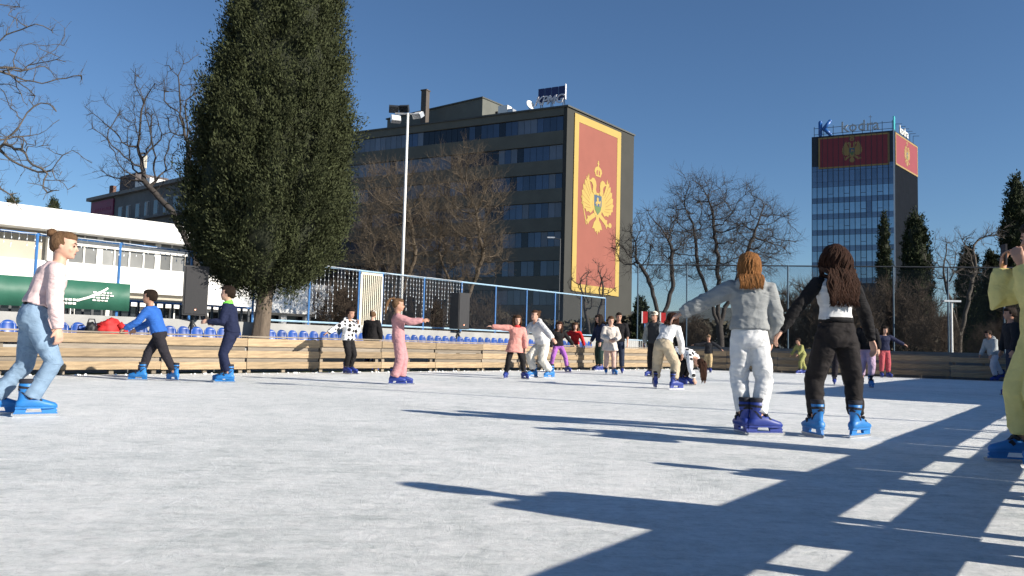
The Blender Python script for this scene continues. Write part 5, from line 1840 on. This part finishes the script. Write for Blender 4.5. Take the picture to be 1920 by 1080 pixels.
# --- near skaters (vox fine)
person('young woman in light blue jeans and pale pink sweatshirt, hair in a bun', (-4.19, 6.98), 34, 1.655,
       feet=((-.24, .12, 6, 0), (.02, -.10, 0, 0)), pel=(.02, 0), sink=.075, lean=(11, 26), head=(-18, -4), hair=('bun', 'lightbrown'), skin=0,
       aL=((.0, .2, -1), (.12, .0, -1)), aR=((-.02, -.22, -1), (.16, -.02, -1)),
       top=C('blush_sweatshirt', .66, .50, .49), bot=denim, skate='bright', vox=.009, loose=.022, hemt=.25, legloose=.005, hemleg=.88, flare=.35, disp=.009, extra={'belt': (black_w, .20), 'topname': 'sweatshirt'})
person('girl in grey hoodie and white joggers seen from behind, arms held out', (2.10, 6.98), 82, 1.515,
       feet=((.03, .058, 12, 0), (-.02, -.052, -72, 0)), pel=(0, .02), sink=.012, lean=(0, 2), head=(-22, 2), hair=('long', 'ginger', .14, 480), skin=0,
       aL=((.10, 1.0, -.50), (.08, 1.0, -.55)), aR=((.02, -.30, -1), (.45, .10, -.85)),
       top=C('grey_hoodie', .27, .28, .28), bot=white_w, skate='deep', vox=.009, loose=.032, hemt=.17, legloose=.014, hemleg=.80, disp=.010, hoodie=True, extra={'topname': 'hoodie', 'scarf': white_w}, sleeve_r=1.05)
person('girl with long wavy dark hair, white vest over black sleeves, black joggers', (2.85, 6.97), 97, 1.63,
       feet=((.0, .20, 2, 0), (-.02, -.15, -58, 0)), pel=(0, .02), sink=.035, lean=(0, 3), head=(3, 3), hair=('longwavy', 'auburn', .34, 720), skin=0,
       aL=((.10, .62, -.78), (.12, .55, -.83)), aR=((.04, -.42, -.9), (.10, -.32, -.95)),
       top=white_w, topmat2=black_w, bot=cm_('charcoal_joggers', (.020, .017, .017), var=.2), skate='bright', vox=.009, loose=.010, hemt=.29, legloose=.014, hemleg=.80, disp=.010, extra={'topname': 'vest', 'belt': (black_w, .27)})
person('person in pale yellow one piece suit at the right edge of the picture', (3.66, 5.45), 172, 1.60,
       feet=((.05, .12, 20, 0), (.12, -.10, -8, 0)), pel=(0, 0), sink=.02, lean=(2, 6), head=(10, 4), hair=('short', 'dark'), skin=1,
       aL=((.55, .30, -.75), (.30, -.15, 1)), aR=((.62, -.22, -.72), (-.05, .10, 1)),
       top=C('pale_yellow_fleece', .66, .58, .23), bot=C('pale_yellow_fleece', .66, .58, .23), skate='bright', vox=.010, loose=.045, hemt=-.10, legloose=.045, hemleg=.80, disp=.006, hoodie=True, extra={'phone': 1, 'topname': 'suit_top'}, sleeve_r=1.1)
# --- left group
person('boy in blue sweater and dark trousers leaning forward as he skates', (-5.72, 13.05), 184, 1.46,
       feet=((-.27, -.05, -35, 0), (.22, .05, 0, 0)), pel=(.0, 0), sink=.05, lean=(14, 26), head=(0, -8), hair=('short', 'dark'), skin=1, sex='m',
       aL=((.55, .15, -.85), (.85, .0, -.50)), aR=((.45, -.15, -.85), (.80, .0, -.45)),
       top=C('royal_blue_knit', .030, .12, .42), bot=C('dark_trousers', .022, .020, .026), skate='bright', vox=.012, kid=True, loose=.022, hemt=.04, legloose=.012, disp=.006)
person('boy in navy tracksuit with lime neck trim skating past the cypress', (-4.57, 13.14), 186, 1.52,
       feet=((-.02, .13, 10, 0), (.10, -.12, -5, 0)), sink=.03, lean=(4, 16), head=(0, -6), hair=('short', 'dark'), skin=0, sex='m',
       aL=((.15, .15, -1), (.95, -.05, -.02)), aR=((.05, -.2, -1), (.95, .10, -.05)),
       top=C('navy_tracksuit', .014, .019, .050), bot=C('navy_tracksuit', .014, .019, .050), skate='bright', vox=.012, kid=True, loose=.022, hemt=.02, legloose=.016, hemleg=.80, disp=.006, extra={'scarf': C('lime_trim', .20, .75, .08), 'topname': 'jacket'})
person('child in black and white polka dot hoodie and black leggings', (-3.62, 17.88), -35, 1.40,
       feet=((.02, .07, 10, 0), (.02, -.06, -6, 0)), sink=.03, lean=(0, 10), side=-4, head=(0, 4), hair=('short', 'dark'), skin=1,
       aL=((.25, .25, -.9), (.35, -.30, .9)), aR=((-.35, -.75, -.6), (-.25, -.85, -.45)),
       top=polka(), bot=black_w, skate='deep', vox=.013, kid=True, loose=.034, hemt=.0, legloose=.008, disp=.006, hoodie=True, extra={'topname': 'hoodie'})
person('girl in dusty pink tracksuit with arms stretched forward', (-1.93, 13.85), 6, 1.40,
       feet=((.06, .07, 4, 0), (-.06, -.06, 0, 0)), sink=.01, lean=(-8, -2), head=(4, 2), hair=('pony', 'lightbrown'), skin=1,
       aL=((.95, .15, -.28), (.95, -.05, .12)), aR=((.85, -.15, -.38), (.95, .05, .16)),
       top=C('dusty_pink_velour', .46, .235, .245), bot=C('dusty_pink_velour', .46, .235, .245), skate='deep', vox=.012, kid=True, loose=.022, hemt=.10, legloose=.022, hemleg=.93, flare=.55, disp=.006)
p_ = LB(along(LB(0, .5), LBD, 696), .5)
person('person in long black coat standing behind the barrier in front of gate', (p_.x, p_.y), 75, 1.44, hair=('short', 'lightbrown'), skin=0, lean=(0, 6), head=(0, 8),
       top=C('black_padded_coat', .012, .011, .012), bot=black_w, vox=.014, loose=.045, hemt=.02, extra={'coat': .75, 'beanie': C('grey_fur_hood', .42, .40, .36), 'topname': 'coat'}, group='spectators')
# --- centre group
person('girl in salmon pink jacket and black leggings, one arm stretched out', (.10, 17.66), -84, 1.33,
       feet=((.05, .20, 25, 0), (-.02, -.17, -20, 0)), pel=(0, .0), sink=.03, lean=(2, 4), side=5, head=(8, 2), hair=('long', 'brown', .14, 34), skin=0,
       aL=((.10, .28, -1), (.20, .05, -1)), aR=((.05, -1, .02), (.08, -1, .10)),
       top=C('salmon_jacket', .62, .28, .24), bot=black_w, skate='deep', vox=.013, kid=True, loose=.036, hemt=.0, legloose=.006, disp=.006, extra={'coat': .38, 'scarf': M['red'], 'topname': 'jacket'})
person('tall person all in white with brown hair bending to hold a hand', (.62, 18.55), 212, 1.66,
       feet=((-.30, .16, 6, 0), (.02, -.08, 0, 0)), pel=(-.16, .0), sink=.13, lean=(20, 30), head=(6, -16), hair=('bun', 'brown'), skin=0,
       aL=((-.05, .85, -.55), (-.15, .75, -.62)), aR=((.5, -.4, -.7), (.6, -.3, -.6)),
       top=white_w, bot=C('off_white_joggers', .60, .58, .52), skate='bright', vox=.013, loose=.040, hemt=.06, legloose=.030, hemleg=.80, disp=.010, hoodie=True)
person('girl in purple leggings and black top between the white and red skaters', (1.40, 23.5), -80, 1.42,
       feet=((.06, .26, 22, 0), (.0, -.22, -18, 0)), sink=.05, lean=(4, 8), head=(-10, 6), hair=('long', 'auburn', .16, 30), skin=0,
       aL=((.1, .6, -.75), (.1, .65, -.7)), aR=((.05, -.3, -1), (.2, -.1, -1)),
       top=black_w, bot=C('purple_leggings', .34, .12, .42), vox=.014, kid=True, loose=.024, hemt=.05, legloose=.008, skate='deep')
person('girl in red sweater and beige trousers with arms held down and out', (2.13, 26.6), -88, 1.45,
       feet=((.03, .14, 8, 0), (.03, -.16, -8, 0)), lean=(2, 4), head=(0, 4), hair=('long', 'brown', .12, 30), skin=0,
       aL=((.05, .42, -.9), (.10, .28, -.95)), aR=((.05, -.85, -.5), (.05, -.8, -.55)),
       top=C('red_sweater', .50, .022, .022), bot=C('beige_trousers', .58, .42, .31), vox=.014, kid=True, loose=.026, hemt=.06, legloose=.018, hemleg=.80)
person('person in navy jacket and dark green trousers looking down', (2.92, 26.0), 205, 1.74,
       feet=((.05, .12, 8, 0), (.0, -.12, -4, 0)), lean=(0, 8), head=(0, 14), hair=('long', 'dark', .34, 34), skin=0,
       aL=((.15, .2, -1), (.3, .0, -1)), aR=((.2, -.2, -1), (.5, .0, -.9)),
       top=C('navy_jacket', .016, .024, .055), bot=C('dark_green_trousers', .018, .036, .032), vox=.014, loose=.034, hemt=.0, legloose=.022, hemleg=.8, extra={'topname': 'jacket'})
person('child in cream quilted coat with hands held together', (2.76, 22.27), -82, 1.52,
       feet=((.04, .11, 12, 0), (.03, -.11, -12, 0)), lean=(2, 4), head=(0, 4), hair=('short', 'brown'), skin=0,
       aL=((.25, .30, -.9), (.55, -.65, -.30)), aR=((.25, -.30, -.9), (.55, .65, -.30)),
       top=C('cream_quilted_coat', .58, .52, .47), bot=C('pale_pink_leggings', .55, .38, .32), skate='bright', vox=.013, kid=True, loose=.038, hemt=.0, legloose=.010, extra={'coat': .42, 'topname': 'coat'}, hoodie=True)
person('boy in black padded vest and dark jeans behind the cream coat', (3.16, 23.5), -100, 1.70,
       feet=((.04, .11, 8, 0), (.0, -.11, -8, 0)), lean=(0, 4), head=(10, 4), hair=('short', 'dark'), skin=1, sex='m',
       aL=((.08, .25, -1), (.3, .02, -1)), aR=((.08, -.25, -1), (.3, -.02, -1)),
       top=C('black_vest', .014, .013, .015), bot=C('dark_jeans', .022, .030, .055), vox=.014, loose=.034, hemt=.02, sleeve=.3, legloose=.014)
person('man in dark coat with grey hood and pale hat behind the bending girl', (3.86, 21.46), 232, 1.66,
       feet=((.0, .10, 8, 0), (.06, -.10, -8, 0)), lean=(0, 4), head=(0, 2), hair=('short', 'dark'), skin=1, sex='m',
       aL=((.12, .22, -1), (.3, .02, -.9)), aR=((.12, -.22, -1), (.3, -.02, -.9)),
       top=C('charcoal_jacket', .030, .032, .036), topmat2=C('grey_sleeves', .26, .26, .24), bot=black_w, vox=.014, loose=.036, hemt=-.05, legloose=.016, extra={'beanie': C('cream_knit', .66, .60, .48), 'topname': 'jacket'}, hoodie=True)
person('girl with white top and beige cargo trousers bending away from the camera', (2.86, 14.82), 58, 1.50,
       feet=((.02, .19, 30, 0), (-.04, -.19, -28, 0)), pel=(-.10, 0), sink=.055, lean=(22, 48), side=-6, head=(-12, 8), hair=('long', 'auburn', .22, 60), skin=0,
       aL=((.75, .30, -.35), (.8, -.1, .1)), aR=((.20, -.22, -1), (.12, -.05, -1)),
       top=white_w, bot=C('beige_cargo', .46, .38, .27), vox=.012, loose=.022, hemt=.20, legloose=.030, hemleg=.80, disp=.010, extra={'belt': (C('beige_cargo', .46, .38, .27), .2)})
person('girl doubled over with brown hair hanging to the ice', (3.62, 16.75), -38, 1.46,
       feet=((-.05, .14, 10, 0), (-.05, -.14, -10, 0)), pel=(-.20, 0), sink=.16, lean=(70, 132), head=(0, 10), hair=('long', 'auburn', .36, 60), skin=0,
       aL=((.35, .3, -1), (.35, .1, -1)), aR=((.2, -.2, -1), (.4, .0, -1)),
       top=polka(), bot=black_w, vox=.013, loose=.024, hemt=.06, legloose=.014)
person('small child in dark jacket with brown knitted hat, arms spread', (6.72, 27.2), 255, 1.18,
       feet=((.05, .05, 12, 0), (-.08, -.06, -6, 0)), sink=.02, lean=(6, 10), head=(0, 4), hair=('short', 'brown'), skin=1,
       aL=((.1, .8, -.45), (.1, .75, -.6)), aR=((.1, -.9, -.25), (.1, -.95, -.1)),
       top=C('dark_kid_jacket', .020, .021, .026), bot=C('sand_trousers', .48, .36, .20), vox=.014, kid=True, loose=.030, hemt=-.06, legloose=.012, extra={'beanie': C('brown_knit', .30, .20, .12), 'pompom': True, 'topname': 'jacket'})
# --- right group
person('child in olive green tracksuit by the far barrier', (10.35, 28.4), 200, 1.26,
       feet=((.18, .1, 5, 0), (-.25, -.1, -10, 0)), sink=.06, lean=(18, 30), head=(0, 0), hair=('short', 'dark'), skin=1,
       aL=((.4, .3, -.8), (.6, .0, -.5)), aR=((.3, -.4, -.8), (.5, .0, -.6)),
       top=C('olive_tracksuit', .28, .28, .10), bot=C('olive_tracksuit', .28, .28, .10), vox=.015, kid=True, loose=.024, hemt=.0, legloose=.016)
person('skater in dark clothes mostly hidden behind the girl in black joggers', (7.75, 18.9), 262, 1.44,
       feet=((.0, .13, 10, 0), (.05, -.13, -10, 0)), lean=(4, 8), head=(0, 4), hair=('short', 'lightbrown'), skin=0,
       top=C('pale_beige_fleece', .50, .44, .36), bot=C('dark_trousers', .022, .020, .026), skate='deep', vox=.014, kid=True, loose=.026, hemt=.02)
person('girl with ginger hair in black top, lilac trousers and knee pads', (8.02, 18.04), 250, 1.55,
       feet=((.14, .06, 10, 0), (-.10, -.10, -10, 0)), sink=.03, lean=(4, 8), head=(-10, 4), hair=('long', 'ginger', .22, 40), skin=0,
       aL=((.2, .25, -.95), (.6, .0, -.7)), aR=((.15, -.25, -1), (.4, .1, -.9)),
       top=black_w, bot=C('lilac_trousers', .46, .34, .46), skate='bright', vox=.013, loose=.030, hemt=.04, legloose=.018, hemleg=.55, extra={'kneepads': 1})
person('child in navy top and red trousers with an arm stretched right', (12.40, 26.6), 268, 1.61,
       feet=((.0, .12, 10, 0), (.05, -.12, -10, 0)), lean=(4, 6), head=(0, 4), hair=('long', 'dark', .15, 30), skin=0,
       aL=((.1, .85, -.5), (.1, .9, -.42)), aR=((.1, -.3, -1), (.2, -.1, -1)),
       top=C('navy_top', .022, .026, .06), bot=C('coral_red_trousers', .42, .085, .10), vox=.014, loose=.026, hemt=.02, legloose=.020)
person('person in grey hoodie and pale trousers gliding by the far barrier', (15.5, 25.6), 190, 1.60,
       feet=((.10, .1, 5, 0), (-.32, -.1, 0, .06)), pel=(.08, 0), sink=.04, lean=(10, 18), head=(0, 14), hair=('short', 'dark'), skin=1, sex='m',
       aL=((.2, .2, -1), (.5, .0, -.8)), aR=((.2, -.2, -1), (.5, .0, -.8)),
       top=C('light_grey_hoodie', .36, .39, .40), bot=C('pale_grey_trousers', .50, .50, .54), vox=.014, loose=.040, hemt=-.02, legloose=.022, hoodie=True, extra={'topname': 'hoodie'})
person('skater in dark jacket and dark jeans half hidden by the person in yellow', (9.97, 15.9), 170, 1.66,
       feet=((.06, .1, 5, 0), (-.06, -.1, -5, 0)), lean=(2, 6), hair=('short', 'dark'), skin=1, sex='m',
       top=C('dark_kid_jacket', .020, .021, .026), bot=C('dark_jeans', .022, .030, .055), vox=.015, loose=.030, hemt=.0)
# --- spectators behind the right barrier, outside the picture; their shadows lie on the ice
person('adult in dark coat watching from behind the right barrier', (3.02, 2.36), 140, 1.66, hair=('short', 'brown'), sex='m', top=C('black_padded_coat', .012, .011, .012), bot=C('dark_jeans', .022, .030, .055), vox=.016, loose=.045, hemt=.0, extra={'coat': .3, 'topname': 'coat'}, group='spectators')
person('child in red coat watching from behind the right barrier', (3.62, 3.75), 140, 1.22, hair=('short', 'brown'), kid=True, top=C('red_sweater', .50, .022, .022), bot=black_w, vox=.016, loose=.04, hemt=.0, group='spectators')
